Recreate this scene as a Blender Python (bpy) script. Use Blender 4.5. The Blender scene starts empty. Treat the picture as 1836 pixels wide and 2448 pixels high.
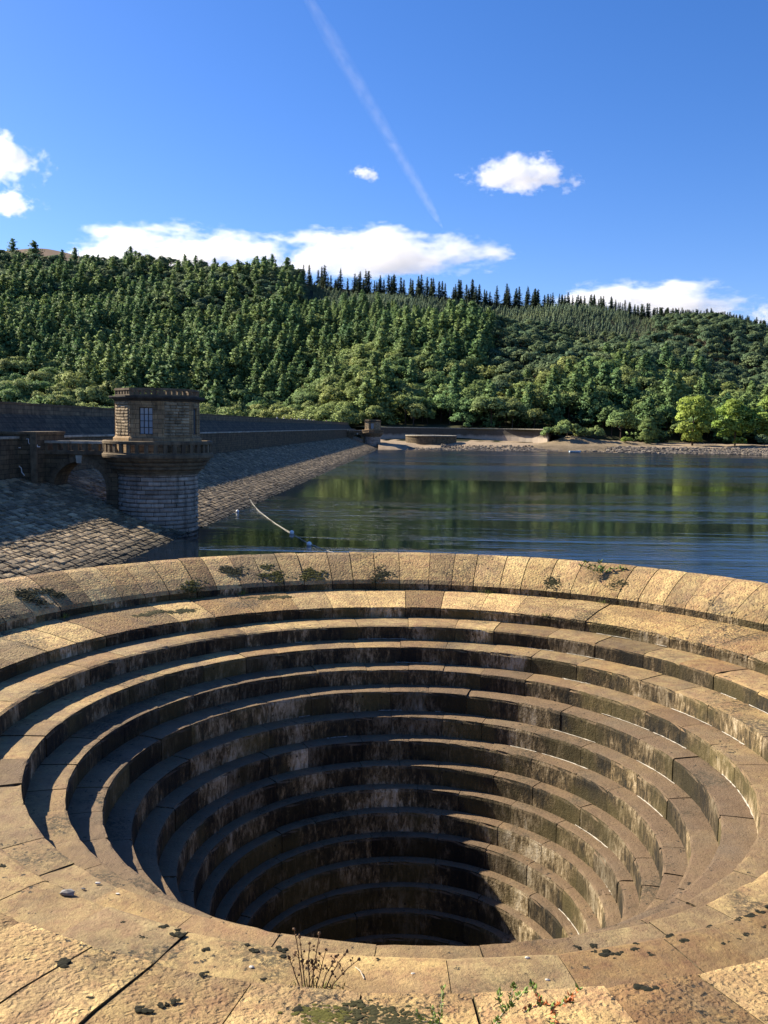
import bpy, bmesh, math, random
import numpy as np
from mathutils import Vector, Matrix
R = math.radians
random.seed(7); rng = np.random.default_rng(7)
scene = bpy.context.scene
C = scene.collection
HW = 10.1                                   # camera above the water (water is z = 0)

# ---------------------------------------------------------------- camera
cam = bpy.data.cameras.new('camera'); camo = bpy.data.objects.new('camera', cam); C.objects.link(camo)
scene.camera = camo
cam.sensor_fit = 'VERTICAL'; cam.sensor_height = 24.0; cam.lens = 24.0 * 2118 / 2448
cam.clip_start = 0.1; cam.clip_end = 30000
PITCH, ROLL = R(5.50), R(-0.78)
F0 = Vector((0, math.cos(PITCH), -math.sin(PITCH))); U0 = Vector((0, math.sin(PITCH), math.cos(PITCH))); X0 = Vector((1, 0, 0))
UP = U0 * math.cos(ROLL) + X0 * math.sin(ROLL); RT = X0 * math.cos(ROLL) - U0 * math.sin(ROLL)
M = Matrix((RT, UP, -F0)).transposed().to_4x4(); M.translation = (0, 0, HW)
camo.matrix_world = M

# ---------------------------------------------------------------- light
SUN_AZ, SUN_EL = R(-61), R(35)              # azimuth from +Y towards +X
sd = Vector((math.sin(SUN_AZ) * math.cos(SUN_EL), math.cos(SUN_AZ) * math.cos(SUN_EL), math.sin(SUN_EL)))
sun = bpy.data.lights.new('sun', 'SUN'); suno = bpy.data.objects.new('sun', sun); C.objects.link(suno)
sun.energy = 5.0; sun.angle = R(0.5); sun.color = (1.0, 0.89, 0.70)
suno.rotation_euler = (-sd).to_track_quat('-Z', 'Y').to_euler()
world = bpy.data.worlds.new('World'); scene.world = world; world.use_nodes = True
wn = world.node_tree.nodes; wl = world.node_tree.links
bg = wn['Background']
sky = wn.new('ShaderNodeTexSky'); sky.sky_type = 'NISHITA'; sky.sun_disc = False
sky.sun_elevation = SUN_EL; sky.sun_rotation = SUN_AZ
sky.altitude = 600; sky.air_density = 1.0; sky.dust_density = 0.5; sky.ozone_density = 3.5
hs = wn.new('ShaderNodeHueSaturation'); hs.inputs['Saturation'].default_value = 1.25; hs.inputs['Value'].default_value = 1.0
wl.new(sky.outputs[0], hs.inputs['Color']); tn = wn.new('ShaderNodeMix'); tn.data_type = 'RGBA'; tn.blend_type = 'MULTIPLY'; tn.inputs['Factor'].default_value = 1.0; tn.inputs['B'].default_value = (1.0, 0.96, 1.20, 1)
wl.new(hs.outputs[0], tn.inputs['A']); wl.new(tn.outputs['Result'], bg.inputs['Color'])
bg.inputs['Strength'].default_value = 0.064
scene.view_settings.view_transform = 'Standard'; scene.view_settings.look = 'None'
scene.view_settings.gamma = 1.0; scene.view_settings.use_curve_mapping = False
scene.view_settings.exposure = 1.25
scene.cycles.max_bounces = 6; scene.cycles.transparent_max_bounces = 8
scene.cycles.volume_bounces = 6

# ---------------------------------------------------------------- helpers
def tag(o, label=None, cat=None, group=None, kind=None):
    if label: o['label'] = label
    if cat: o['category'] = cat
    if group: o['group'] = group
    if kind: o['kind'] = kind
    return o
def empty(name, loc=(0, 0, 0), rz=0.0):
    o = bpy.data.objects.new(name, None); C.objects.link(o)
    o.location = loc; o.rotation_euler = (0, 0, rz); o.empty_display_size = .3
    return o
class MB:
    def __init__(s): s.v = []; s.f = []; s.m = []; s.t = []
    def add(s, vs, fs, mat=0, tint=0.5):
        n = len(s.v); s.v.extend([tuple(p) for p in vs]); s.t.extend([tint] * len(vs))
        for f in fs: s.f.append(tuple(i + n for i in f)); s.m.append(mat)
    def box(s, c, size, rz=0.0, mat=0, tint=0.5, bevel=0.0):
        x, y, z = (d / 2 for d in size); ca, sa = math.cos(rz), math.sin(rz)
        P = [(-x, -y, -z), (x, -y, -z), (x, y, -z), (-x, y, -z), (-x, -y, z), (x, -y, z), (x, y, z), (-x, y, z)]
        P = [(c[0] + p[0] * ca - p[1] * sa, c[1] + p[0] * sa + p[1] * ca, c[2] + p[2]) for p in P]
        s.add(P, [(3, 2, 1, 0), (4, 5, 6, 7), (0, 1, 5, 4), (1, 2, 6, 5), (2, 3, 7, 6), (3, 0, 4, 7)], mat, tint)
    def tube(s, pts, rad, n=6, mat=0, tint=0.5, cap=True):
        pts = [Vector(p) for p in pts]; k = len(pts)
        rads = rad if isinstance(rad, (list, tuple)) else [rad] * k
        V = []
        for i, p in enumerate(pts):
            d = (pts[min(i + 1, k - 1)] - pts[max(i - 1, 0)]).normalized()
            a = d.orthogonal().normalized(); b = d.cross(a)
            V += [p + (a * math.cos(2 * math.pi * j / n) + b * math.sin(2 * math.pi * j / n)) * rads[i] for j in range(n)]
        Fc = [(i * n + j, i * n + (j + 1) % n, (i + 1) * n + (j + 1) % n, (i + 1) * n + j) for i in range(k - 1) for j in range(n)]
        if cap: Fc += [tuple(range(n - 1, -1, -1)), tuple((k - 1) * n + j for j in range(n))]
        s.add(V, Fc, mat, tint)
    def lathe(s, prof, n=48, a0=0.0, a1=2 * math.pi, mat=0, tint=0.5, c=(0, 0)):
        full = abs(a1 - a0 - 2 * math.pi) < 1e-6; k = n if full else n + 1
        V = [(c[0] + r * math.sin(a0 + (a1 - a0) * i / n), c[1] + r * math.cos(a0 + (a1 - a0) * i / n), z) for i in range(k) for r, z in prof]
        m = len(prof)
        Fc = [(i * m + j, ((i + 1) % k) * m + j, ((i + 1) % k) * m + j + 1, i * m + j + 1) for i in range(n) for j in range(m - 1)]
        s.add(V, Fc, mat, tint)
    def ico(s, c, rad, sub=1, jit=0.0, sc=(1, 1, 1), mat=0, tint=0.5, rs=random):
        bm = bmesh.new(); bmesh.ops.create_icosphere(bm, subdivisions=max(1, sub), radius=1)
        V = []
        for v in bm.verts:
            q = v.co * (1 + rs.uniform(-jit, jit)); V.append((c[0] + q.x * rad * sc[0], c[1] + q.y * rad * sc[1], c[2] + q.z * rad * sc[2]))
        Fc = [tuple(v.index for v in f.verts) for f in bm.faces]; bm.free(); s.add(V, Fc, mat, tint)
    def mesh(s, name, mats, smooth=False):
        return np_mesh(name, s.v, s.f, mats, s.m, s.t, smooth)
    def build(s, name, mats, parent=None, smooth=False, loc=(0, 0, 0)):
        return link(name, s.mesh(name, mats, smooth), parent, loc)
def np_mesh(name, v, f, mats, mi=None, tint=None, smooth=False, normals=None):
    me = bpy.data.meshes.new(name)
    v = np.asarray(v, dtype=np.float32)
    if isinstance(f, np.ndarray):
        k = f.shape[1]
        me.vertices.add(len(v)); me.vertices.foreach_set('co', v.ravel())
        me.loops.add(f.size); me.loops.foreach_set('vertex_index', f.ravel().astype(np.int32))
        me.polygons.add(len(f)); me.polygons.foreach_set('loop_start', np.arange(0, f.size, k, dtype=np.int32))
        me.update(calc_edges=True)
    else:
        me.from_pydata(v.tolist(), [], f); me.update()
    for m in (mats if isinstance(mats, (list, tuple)) else [mats]): me.materials.append(m)
    if mi is not None and len(me.polygons) == len(mi): me.polygons.foreach_set('material_index', np.asarray(mi, dtype=np.int32))
    if tint is not None:
        a = me.attributes.new('tint', 'FLOAT', 'POINT'); a.data.foreach_set('value', np.asarray(tint, dtype=np.float32))
    me.polygons.foreach_set('use_smooth', np.full(len(me.polygons), smooth, dtype=bool))
    me.validate(); me.update()
    if normals is not None: me.polygons.foreach_set('use_smooth', np.ones(len(me.polygons), dtype=bool)); me.normals_split_custom_set_from_vertices(normals.tolist())
    return me
def link(name, me, parent=None, loc=(0, 0, 0), rz=0.0):
    o = bpy.data.objects.new(name, me); C.objects.link(o); o.location = loc; o.rotation_euler = (0, 0, rz)
    if parent is not None: o.parent = parent
    return o
def copy_tree(o, parent=None):
    c = o.copy(); C.objects.link(c)
    if parent is not None: c.parent = parent
    for ch in [q for q in o.children]: copy_tree(ch, c)
    return c

# ---------------------------------------------------------------- materials
def mat_new(name):
    m = bpy.data.materials.new(name); m.use_nodes = True
    nt = m.node_tree; return m, nt.nodes, nt.links, nt.nodes['Principled BSDF']
class G:
    """small node-writing helper"""
    def __init__(s, name, rough=0.85, spec=0.25):
        s.m, s.n, s.l, s.b = mat_new(name); s.b.inputs['Roughness'].default_value = rough
        s.b.inputs['Specular IOR Level'].default_value = spec
        s.geo = s.n.new('ShaderNodeNewGeometry')
    def val(s, x, inp):
        if isinstance(x, (int, float)): inp.default_value = x
        elif isinstance(x, tuple): inp.default_value = x if len(x) == 4 else (*x, 1)
        else: s.l.new(x, inp)
    def pos(s, sc=(1, 1, 1)):
        mp = s.n.new('ShaderNodeMapping'); mp.inputs['Scale'].default_value = sc
        s.l.new(s.geo.outputs['Position'], mp.inputs['Vector']); return mp.outputs[0]
    def objpos(s, sc=(1, 1, 1)):
        tc = s.n.new('ShaderNodeTexCoord'); mp = s.n.new('ShaderNodeMapping'); mp.inputs['Scale'].default_value = sc
        s.l.new(tc.outputs['Object'], mp.inputs['Vector']); return mp.outputs[0]
    def noise(s, vec, scale, detail=4.0, rough=0.55, dist=0.0):
        t = s.n.new('ShaderNodeTexNoise'); t.inputs['Scale'].default_value = scale; t.inputs['Detail'].default_value = detail
        t.inputs['Roughness'].default_value = rough; t.inputs['Distortion'].default_value = dist
        s.l.new(vec, t.inputs['Vector']); return t.outputs['Fac']
    def voro(s, vec, scale, feat='F1', out='Distance'):
        t = s.n.new('ShaderNodeTexVoronoi'); t.feature = feat; t.inputs['Scale'].default_value = scale
        s.l.new(vec, t.inputs['Vector']); return t.outputs[out]
    def ramp(s, fac, stops, interp='LINEAR'):
        r = s.n.new('ShaderNodeValToRGB'); e = r.color_ramp.elements; r.color_ramp.interpolation = interp
        while len(e) < len(stops): e.new(0.5)
        for el, (p, c) in zip(e, stops):
            el.position = p; el.color = (c, c, c, 1) if isinstance(c, (int, float)) else (*c, 1)
        s.l.new(fac, r.inputs['Fac']); return r.outputs['Color']
    def mix(s, fac, a, b, mode='MIX'):
        x = s.n.new('ShaderNodeMix'); x.data_type = 'RGBA'; x.blend_type = mode; x.clamp_factor = True
        s.val(fac, x.inputs['Factor']); s.val(a, x.inputs['A']); s.val(b, x.inputs['B']); return x.outputs['Result']
    def math(s, op, a, b=0.0, clamp=False):
        x = s.n.new('ShaderNodeMath'); x.operation = op; x.use_clamp = clamp
        s.val(a, x.inputs[0]); s.val(b, x.inputs[1]); return x.outputs[0]
    def attr(s, name):
        a = s.n.new('ShaderNodeAttribute'); a.attribute_name = name; return a.outputs['Fac']
    def rand(s):
        o = s.n.new('ShaderNodeObjectInfo'); return o.outputs['Random']
    def nz(s):
        x = s.n.new('ShaderNodeSeparateXYZ'); s.l.new(s.geo.outputs['True Normal'], x.inputs[0]); return x.outputs['Z']
    def pz(s):
        x = s.n.new('ShaderNodeSeparateXYZ'); s.l.new(s.geo.outputs['Position'], x.inputs[0]); return x.outputs['Z']
    def bump(s, h, strength=0.5, dist=0.02, prev=None):
        b = s.n.new('ShaderNodeBump'); b.inputs['Strength'].default_value = strength; b.inputs['Distance'].default_value = dist
        s.val(h, b.inputs['Height'])
        if prev is not None: s.l.new(prev, b.inputs['Normal'])
        return b.outputs['Normal']
    def done(s, col=None, normal=None, rough=None):
        if col is not None: s.val(col, s.b.inputs['Base Color'])
        if normal is not None: s.l.new(normal, s.b.inputs['Normal'])
        if rough is not None: s.val(rough, s.b.inputs['Roughness'])
        return s.m
def simple(name, col, rough=0.7, var=0.25, sc=3.0):
    g = G(name, rough); n = g.noise(g.pos(), sc)
    c = g.mix(n, tuple(x * (1 - var) for x in col), tuple(min(1, x * (1 + var)) for x in col))
    return g.done(c)

def spill_stone():
    g = G('weathered_sandstone', 0.82, 0.3); p = g.pos()
    t = g.attr('tint')
    base = g.mix(g.noise(p, 0.9, 3), (0.36, 0.268, 0.108), (0.62, 0.49, 0.235))
    base = g.mix(g.ramp(g.noise(p, 5.0, 6, .65), [(0.38, 0), (0.68, 1)]), base, (0.27, 0.165, 0.085))
    base = g.mix(g.math('MULTIPLY', g.ramp(g.noise(g.pos((1, 1, 1)), 0.55, 4, .6), [(0.5, 0), (0.62, 1)]), 0.30), base, (0.36, 0.20, 0.125))
    base = g.mix(g.math('MULTIPLY', g.ramp(g.noise(p, 26, 3, .6), [(0.45, 0), (0.7, 1)]), 0.34), base, (0.17, 0.11, 0.055))
    base = g.mix(g.math('MULTIPLY', g.ramp(g.noise(p, 0.42, 7, .72, .6), [(0.47, 0), (0.60, 1)]), 0.62), base, g.mix(g.noise(p, 6, 4), (0.10, 0.066, 0.035), (0.26, 0.175, 0.085)))   # broad brown weathering
    # per-stone tone
    tone = g.ramp(t, [(0, (0.42, 0.39, 0.37)), (0.18, (0.70, 0.60, 0.50)), (0.36, (0.78, 0.78, 0.78)), (0.55, (1.04, 0.94, 0.80)), (0.78, (1.12, 1.08, 0.98)), (1, (1.38, 1.32, 1.2))])
    base = g.mix(1.0, base, tone, 'MULTIPLY')
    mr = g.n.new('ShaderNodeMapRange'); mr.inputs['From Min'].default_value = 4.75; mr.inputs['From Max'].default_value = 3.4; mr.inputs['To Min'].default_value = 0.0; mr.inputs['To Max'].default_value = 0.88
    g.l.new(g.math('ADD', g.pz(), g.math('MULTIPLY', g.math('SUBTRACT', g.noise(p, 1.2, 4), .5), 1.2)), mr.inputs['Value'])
    base = g.mix(mr.outputs[0], base, g.mix(g.noise(p, 3.0, 5, .7), (0.075, 0.050, 0.031), (0.20, 0.135, 0.082)))     # brown film where the water runs, its colour deepened to add funnel shade
    # broad dark lichen blotches broken into flecks
    lb = g.math('MULTIPLY', g.ramp(g.noise(p, 0.62, 3, .5, .4), [(0.55, 0), (0.66, 1)]), g.ramp(g.noise(p, 15, 6, .75), [(0.44, 0), (0.54, 1)]))
    base = g.mix(g.math('MULTIPLY', lb, .85), base, (0.045, 0.038, 0.022))
    # grey film and dark lichen spots
    base = g.mix(g.math('MULTIPLY', g.ramp(g.noise(p, 0.8, 5, .7), [(0.5, 0), (0.72, 1)]), 0.42), base, (0.14, 0.115, 0.08))
    spots = g.ramp(g.math('ADD', g.noise(p, 9, 5, .7), g.math('MULTIPLY', g.noise(p, 0.6, 2), 0.35)), [(0.80, 0), (0.84, 1)])
    base = g.mix(spots, base, (0.028, 0.024, 0.016))
    # risers: wet algae streaks over pale stone, colours lowered to darken the shade
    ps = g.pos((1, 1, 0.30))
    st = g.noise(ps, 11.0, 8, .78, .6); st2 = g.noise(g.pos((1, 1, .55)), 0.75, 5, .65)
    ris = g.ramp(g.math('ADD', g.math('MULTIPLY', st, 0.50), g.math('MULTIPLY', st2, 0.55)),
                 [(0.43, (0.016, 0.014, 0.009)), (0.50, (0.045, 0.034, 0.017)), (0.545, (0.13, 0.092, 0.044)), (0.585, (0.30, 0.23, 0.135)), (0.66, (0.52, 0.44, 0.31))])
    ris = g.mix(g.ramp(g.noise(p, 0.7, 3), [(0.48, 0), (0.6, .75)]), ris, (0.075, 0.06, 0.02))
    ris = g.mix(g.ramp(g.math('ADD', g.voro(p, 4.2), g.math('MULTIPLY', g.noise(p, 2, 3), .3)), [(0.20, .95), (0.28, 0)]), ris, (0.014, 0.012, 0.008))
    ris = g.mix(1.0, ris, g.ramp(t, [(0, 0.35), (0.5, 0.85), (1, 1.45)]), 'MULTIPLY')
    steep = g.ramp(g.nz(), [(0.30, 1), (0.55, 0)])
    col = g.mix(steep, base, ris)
    nb = g.bump(g.noise(p, 55, 5, .65), 0.55, 0.02)
    nb = g.bump(g.ramp(g.noise(p, 17, 4, .6), [(0.35, 0), (0.7, 1)]), 0.3, 0.02, nb)
    mz = g.n.new('ShaderNodeMapRange'); mz.inputs['From Min'].default_value = 4.62; mz.inputs['From Max'].default_value = 4.80; g.l.new(g.pz(), mz.inputs['Value'])
    jv = g.n.new('ShaderNodeVectorMath'); jv.operation = 'ADD'; g.l.new(p, jv.inputs[0]); jn = g.n.new('ShaderNodeTexNoise'); jn.inputs['Scale'].default_value = 7; jn.inputs['Detail'].default_value = 3; g.l.new(p, jn.inputs['Vector']); js = g.n.new('ShaderNodeVectorMath'); js.operation = 'SCALE'; js.inputs['Scale'].default_value = .16; g.l.new(jn.outputs['Color'], js.inputs[0]); g.l.new(js.outputs[0], jv.inputs[1])
    rough_ = g.math('MULTIPLY', g.math('ADD', g.ramp(g.voro(jv.outputs[0], 13), [(0.0, 0), (0.55, 1)]), g.math('MULTIPLY', g.noise(p, 30, 5, .6), .8)), mz.outputs[0])
    nb = g.bump(rough_, 0.8, 0.030, nb)             # rock-faced dressing of the upper courses
    nb = g.bump(g.ramp(g.voro(p, 9), [(0.0, 0), (0.25, 1)]), 0.35, 0.02, nb)
    nb = g.bump(g.noise(p, 2.2, 3), 0.35, 0.06, nb)
    return g.done(col, nb)
def dark_masonry(name, a, b, courses=None, pale=0.0):
    g = G(name, 0.85, 0.2); p = g.pos()
    c = g.mix(g.ramp(g.noise(p, 1.3, 6, .65), [(0.3, 0), (0.7, 1)]), a, b)
    c = g.mix(g.ramp(g.noise(g.pos((1, 1, .12)), 1.4, 5, .65), [(0.5, 0), (0.72, .7)]), c, (0.02, 0.019, 0.018))
    c = g.mix(1.0, c, g.ramp(g.attr('tint'), [(0, 0.55), (0.5, 1.0), (1, 1.5)]), 'MULTIPLY')
    nb = g.bump(g.noise(p, 6, 6, .7), 0.6, 0.05)
    if courses:                                   # fine ashlar joints too small to model at this distance
        x = g.n.new('ShaderNodeSeparateXYZ'); g.l.new(g.geo.outputs['Position'], x.inputs[0])
        cb = g.n.new('ShaderNodeCombineXYZ'); g.l.new(g.math('ADD', x.outputs['X'], x.outputs['Y']), cb.inputs['X']); g.l.new(x.outputs['Z'], cb.inputs['Y'])
        br = g.n.new('ShaderNodeTexBrick'); br.inputs['Scale'].default_value = 1.0
        br.inputs['Brick Width'].default_value = courses[0]; br.inputs['Row Height'].default_value = courses[1]; br.inputs['Mortar Size'].default_value = 0.025
        br.inputs['Color1'].default_value = (1.15, 1.1, 1.0, 1); br.inputs['Color2'].default_value = (0.7, 0.7, 0.7, 1); br.inputs['Mortar'].default_value = (0.4, 0.4, 0.4, 1)
        g.l.new(cb.outputs[0], br.inputs['Vector'])
        c = g.mix(1.0, c, br.outputs['Color'], 'MULTIPLY')
        inv = g.math('SUBTRACT', 1.0, br.outputs['Fac']); nb = g.bump(inv, 0.6, 0.03, nb)
    return g.done(c, nb)
def pitch_stone():
    g = G('pitching_stone', 0.8, 0.3); p = g.pos()
    c = g.mix(g.ramp(g.noise(p, 0.55, 6, .65), [(0.32, 0), (0.68, 1)]), (0.19, 0.145, 0.088), (0.41, 0.305, 0.17))
    c = g.mix(g.ramp(g.noise(p, 4.0, 6, .7), [(0.5, 0), (0.72, .8)]), c, (0.07, 0.065, 0.045))
    mr = g.n.new('ShaderNodeMapRange'); mr.inputs['From Min'].default_value = 0.85; mr.inputs['From Max'].default_value = 0.15; g.l.new(g.math('ADD', g.pz(), g.math('MULTIPLY', g.math('SUBTRACT', g.noise(p, .9, 4), .5), 1.0)), mr.inputs['Value'])
    c = g.mix(g.math('MULTIPLY', mr.outputs[0], .8), c, (0.05, 0.045, 0.03))          # wet weed at the waterline
    tt = g.math('ADD', g.attr('tint'), g.math('MULTIPLY', g.math('SUBTRACT', g.rand(), 0.5), 0.9))
    c = g.mix(1.0, c, g.ramp(tt, [(0, 0.5), (0.5, 0.95), (1, 1.7)]), 'MULTIPLY')
    nb = g.bump(g.noise(p, 7, 6, .7), 0.7, 0.06)
    return g.done(c, nb)
def foliage(name, a, b, c, yellow=0.0):
    g = G(name, 0.75, 0.15)
    r = g.rand(); t = g.attr('tint')
    col = g.ramp(r, [(0.0, a), (0.5, b), (1.0, c)])
    col = g.mix(1.0, col, g.ramp(t, [(0, 0.62), (0.5, 1.0), (1, 1.45)]), 'MULTIPLY')
    col = g.mix(g.math('MULTIPLY', g.ramp(g.noise(g.pos(), 0.02, 3), [(0.4, 0), (0.65, 1)]), 0.45), col, tuple(x * y for x, y in zip(c, (1.25, 1.1, 0.8))))
    g.val(col, g.b.inputs['Base Color'])
    tr = g.n.new('ShaderNodeBsdfTranslucent'); mx = g.n.new('ShaderNodeMixShader'); mx.inputs[0].default_value = 0.30
    g.l.new(col, tr.inputs['Color']); g.l.new(g.b.outputs[0], mx.inputs[1]); g.l.new(tr.outputs[0], mx.inputs[2])
    g.l.new(mx.outputs[0], g.n['Material Output'].inputs['Surface'])
    return g.m
def water_mat():
    g = G('reservoir_water', 0.02, 0.5); g.b.inputs['IOR'].default_value = 1.333
    p = g.pos()
    xyz = g.n.new('ShaderNodeSeparateXYZ'); g.l.new(g.geo.outputs['Position'], xyz.inputs[0])
    def rng_(v, a, b):
        q = g.n.new('ShaderNodeMapRange'); q.inputs['From Min'].default_value = a; q.inputs['From Max'].default_value = b; g.l.new(v, q.inputs['Value']); return q.outputs[0]
    far = g.math('MULTIPLY', rng_(xyz.outputs['Y'], 110, 300), 0.10)             # more breeze in the open water and out to the right
    near = g.math('MULTIPLY', g.math('MULTIPLY', rng_(xyz.outputs['Y'], 85, 50), rng_(xyz.outputs['X'], 2, 16)), 0.2)
    nsum = g.math('ADD', g.math('ADD', g.math('MULTIPLY', g.noise(g.pos((0.16, 1.0, 1)), 0.036, 6, .68, 1.2), .72), g.math('MULTIPLY', g.noise(g.pos((0.30, 1.0, 1)), 0.012, 3, .6, .8), .30)), g.math('ADD', far, near))
    amt = g.ramp(nsum, [(0.49, 0), (0.58, 0.55), (0.72, 1)])
    h1 = g.noise(g.pos((0.6, 1.3, 1)), 2.4, 4, .6)
    h2 = g.noise(g.pos((0.45, 1.1, 1)), 0.6, 3, .5)
    h = g.math('ADD', g.math('MULTIPLY', h1, g.math('ADD', 0.004, g.math('MULTIPLY', amt, 0.022))), g.math('MULTIPLY', h2, g.math('ADD', 0.012, g.math('MULTIPLY', amt, 0.085))))
    bnode = g.bump(h, 1.0, 1.0)
    rough = g.math('ADD', 0.02, g.math('MULTIPLY', g.math('ADD', amt, 0.12), g.math('MULTIPLY', rng_(xyz.outputs['Y'], 45, 230), 0.22)))     # ripples too fine to resolve far out
    return g.done((0.0025, 0.0055, 0.010), bnode, rough)
def ground_mat(name, a, b, c, sc=0.3):
    g = G(name, 0.9, 0.1); p = g.pos()
    col = g.mix(g.ramp(g.noise(p, sc, 5), [(0.35, 0), (0.65, 1)]), a, b)
    col = g.mix(g.ramp(g.noise(p, sc * 6, 5, .7), [(0.5, 0), (0.7, .8)]), col, c)
    return g.done(col, g.bump(g.noise(p, sc * 9, 5, .7), 0.7, 0.2))

M_spill = spill_stone()
M_mortar = simple('dark_mortar', (0.04, 0.034, 0.024), 0.9)
M_pmortar = simple('pale_mortar', (0.22, 0.185, 0.13), 0.9, .5, 2)
M_white0 = simple('white_lime', (0.78, 0.76, 0.72), .8, .1)
M_lime = simple('lime_crust', (0.46, 0.42, 0.35), 0.8, .4, 14)
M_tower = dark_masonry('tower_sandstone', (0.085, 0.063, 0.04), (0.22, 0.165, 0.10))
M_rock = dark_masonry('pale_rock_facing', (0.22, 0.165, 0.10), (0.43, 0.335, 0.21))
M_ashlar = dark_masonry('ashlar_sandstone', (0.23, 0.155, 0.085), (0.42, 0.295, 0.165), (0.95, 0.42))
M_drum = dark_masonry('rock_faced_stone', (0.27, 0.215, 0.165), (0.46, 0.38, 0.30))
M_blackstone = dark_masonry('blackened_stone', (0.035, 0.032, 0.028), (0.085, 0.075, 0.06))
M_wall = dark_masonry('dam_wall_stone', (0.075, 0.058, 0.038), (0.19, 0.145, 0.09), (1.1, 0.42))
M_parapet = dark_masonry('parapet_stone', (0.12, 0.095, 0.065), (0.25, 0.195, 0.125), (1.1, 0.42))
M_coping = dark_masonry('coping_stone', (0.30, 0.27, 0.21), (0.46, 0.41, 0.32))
M_pitch = pitch_stone()
M_bed = simple('pitching_bed', (0.045, 0.04, 0.033), 0.95)
M_water = water_mat()
M_glass, _n, _l, _b = mat_new('window_glass'); _b.inputs['Base Color'].default_value = (0.32, 0.36, 0.40, 1); _b.inputs['Roughness'].default_value = 0.12
M_frame = simple('window_frame', (0.035, 0.035, 0.035), 0.5)
M_bark = simple('bark', (0.07, 0.052, 0.04), 0.9, .4, 4)
M_conif = foliage('conifer_foliage', (0.095, 0.185, 0.080), (0.13, 0.225, 0.090), (0.19, 0.265, 0.10))
M_pine = foliage('pine_foliage', (0.078, 0.140, 0.085), (0.105, 0.170, 0.092), (0.15, 0.20, 0.10))
M_broad = foliage('broadleaf_foliage', (0.115, 0.21, 0.080), (0.165, 0.25, 0.092), (0.235, 0.275, 0.10))
M_spruce = foliage('spruce_foliage', (0.018, 0.038, 0.024), (0.026, 0.048, 0.028), (0.034, 0.058, 0.032))
M_young = foliage('young_spruce_foliage', (0.19, 0.27, 0.19), (0.22, 0.30, 0.20), (0.25, 0.32, 0.20))
M_bright = foliage('bright_foliage', (0.21, 0.32, 0.070), (0.245, 0.345, 0.075), (0.31, 0.37, 0.08))
M_moss = simple('dark_moss', (0.036, 0.035, 0.014), 1.0, .5, 30)
M_cush = simple('black_moss', (0.016, 0.016, 0.009), 1.0, .5, 30)
M_gmoss = simple('green_moss', (0.075, 0.072, 0.016), 1.0, .5, 12)
M_sand = ground_mat('beach_sand', (0.25, 0.19, 0.13), (0.34, 0.265, 0.185), (0.15, 0.12, 0.09), 0.35)
M_bank = ground_mat('earth_bank', (0.17, 0.13, 0.085), (0.25, 0.195, 0.13), (0.07, 0.075, 0.035), 0.3)
M_boulder = dark_masonry('boulder_stone', (0.075, 0.066, 0.056), (0.25, 0.21, 0.165))
M_hill = ground_mat('woodland_floor', (0.030, 0.035, 0.018), (0.05, 0.052, 0.024), (0.06, 0.045, 0.028), 0.05)
M_moor = ground_mat('moorland', (0.13, 0.085, 0.06), (0.16, 0.11, 0.075), (0.10, 0.075, 0.04), 0.01)
M_heath = ground_mat('bank_heath', (0.035, 0.040, 0.018), (0.06, 0.055, 0.028), (0.075, 0.055, 0.04), 0.5)
M_upper = dark_masonry('upper_slope_stone', (0.055, 0.047, 0.035), (0.15, 0.12, 0.083), (1.4, .5))
M_path = ground_mat('gravel_path', (0.22, 0.19, 0.15), (0.28, 0.24, 0.19), (0.14, 0.12, 0.1), 1.2)

# ================================================================ setting
# dam frame: u runs along the dam away from the camera, v to the right of it
DA = R(2.75); DO = Vector((-22.3, 0, 0))
DU = Vector((math.sin(DA), math.cos(DA), 0)); DV = Vector((math.cos(DA), -math.sin(DA), 0))
def dam(u, v, z): q = DO + DU * u + DV * v; return (q.x, q.y, z)
def sheet(mb, pts_a, pts_b, mat=0, tint=.5):
    n = len(pts_a); mb.add(list(pts_a) + list(pts_b), [(i, i + 1, n + i + 1, n + i) for i in range(n - 1)], mat, tint)

# water: one big sheet, finer towards nothing (waves are bump)
wb = MB(); HC, HR, HN = (0.56, 16.76), 12.0, 96               # round hole where the spillway stands
hole = [(HC[0] + HR * math.cos(2 * math.pi * i / HN), HC[1] + HR * math.sin(2 * math.pi * i / HN), 0) for i in range(HN)]
box = []
for i in range(HN):
    a = 2 * math.pi * i / HN; c_, s_ = math.cos(a), math.sin(a); m_ = 30 / max(abs(c_), abs(s_)); box.append((HC[0] + c_ * m_, HC[1] + s_ * m_, 0))
wb.add(hole + box, [(i, HN + i, HN + (i + 1) % HN, (i + 1) % HN) for i in range(HN)])
bx0, bx1, by0, by1 = HC[0] - 30, HC[0] + 30, HC[1] - 30, HC[1] + 30
wb.add([(bx0, by0, 0), (bx1, by0, 0), (bx1, by1, 0), (bx0, by1, 0), (-60, by0, 0), (3500, by0, 0), (-60, by1, 0), (3500, by1, 0), (-60, 470, 0), (3500, 470, 0)],
       [(4, 0, 3, 6), (1, 5, 7, 2), (6, 7, 9, 8)])
tag(wb.build('water', [M_water]), kind='structure')

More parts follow.
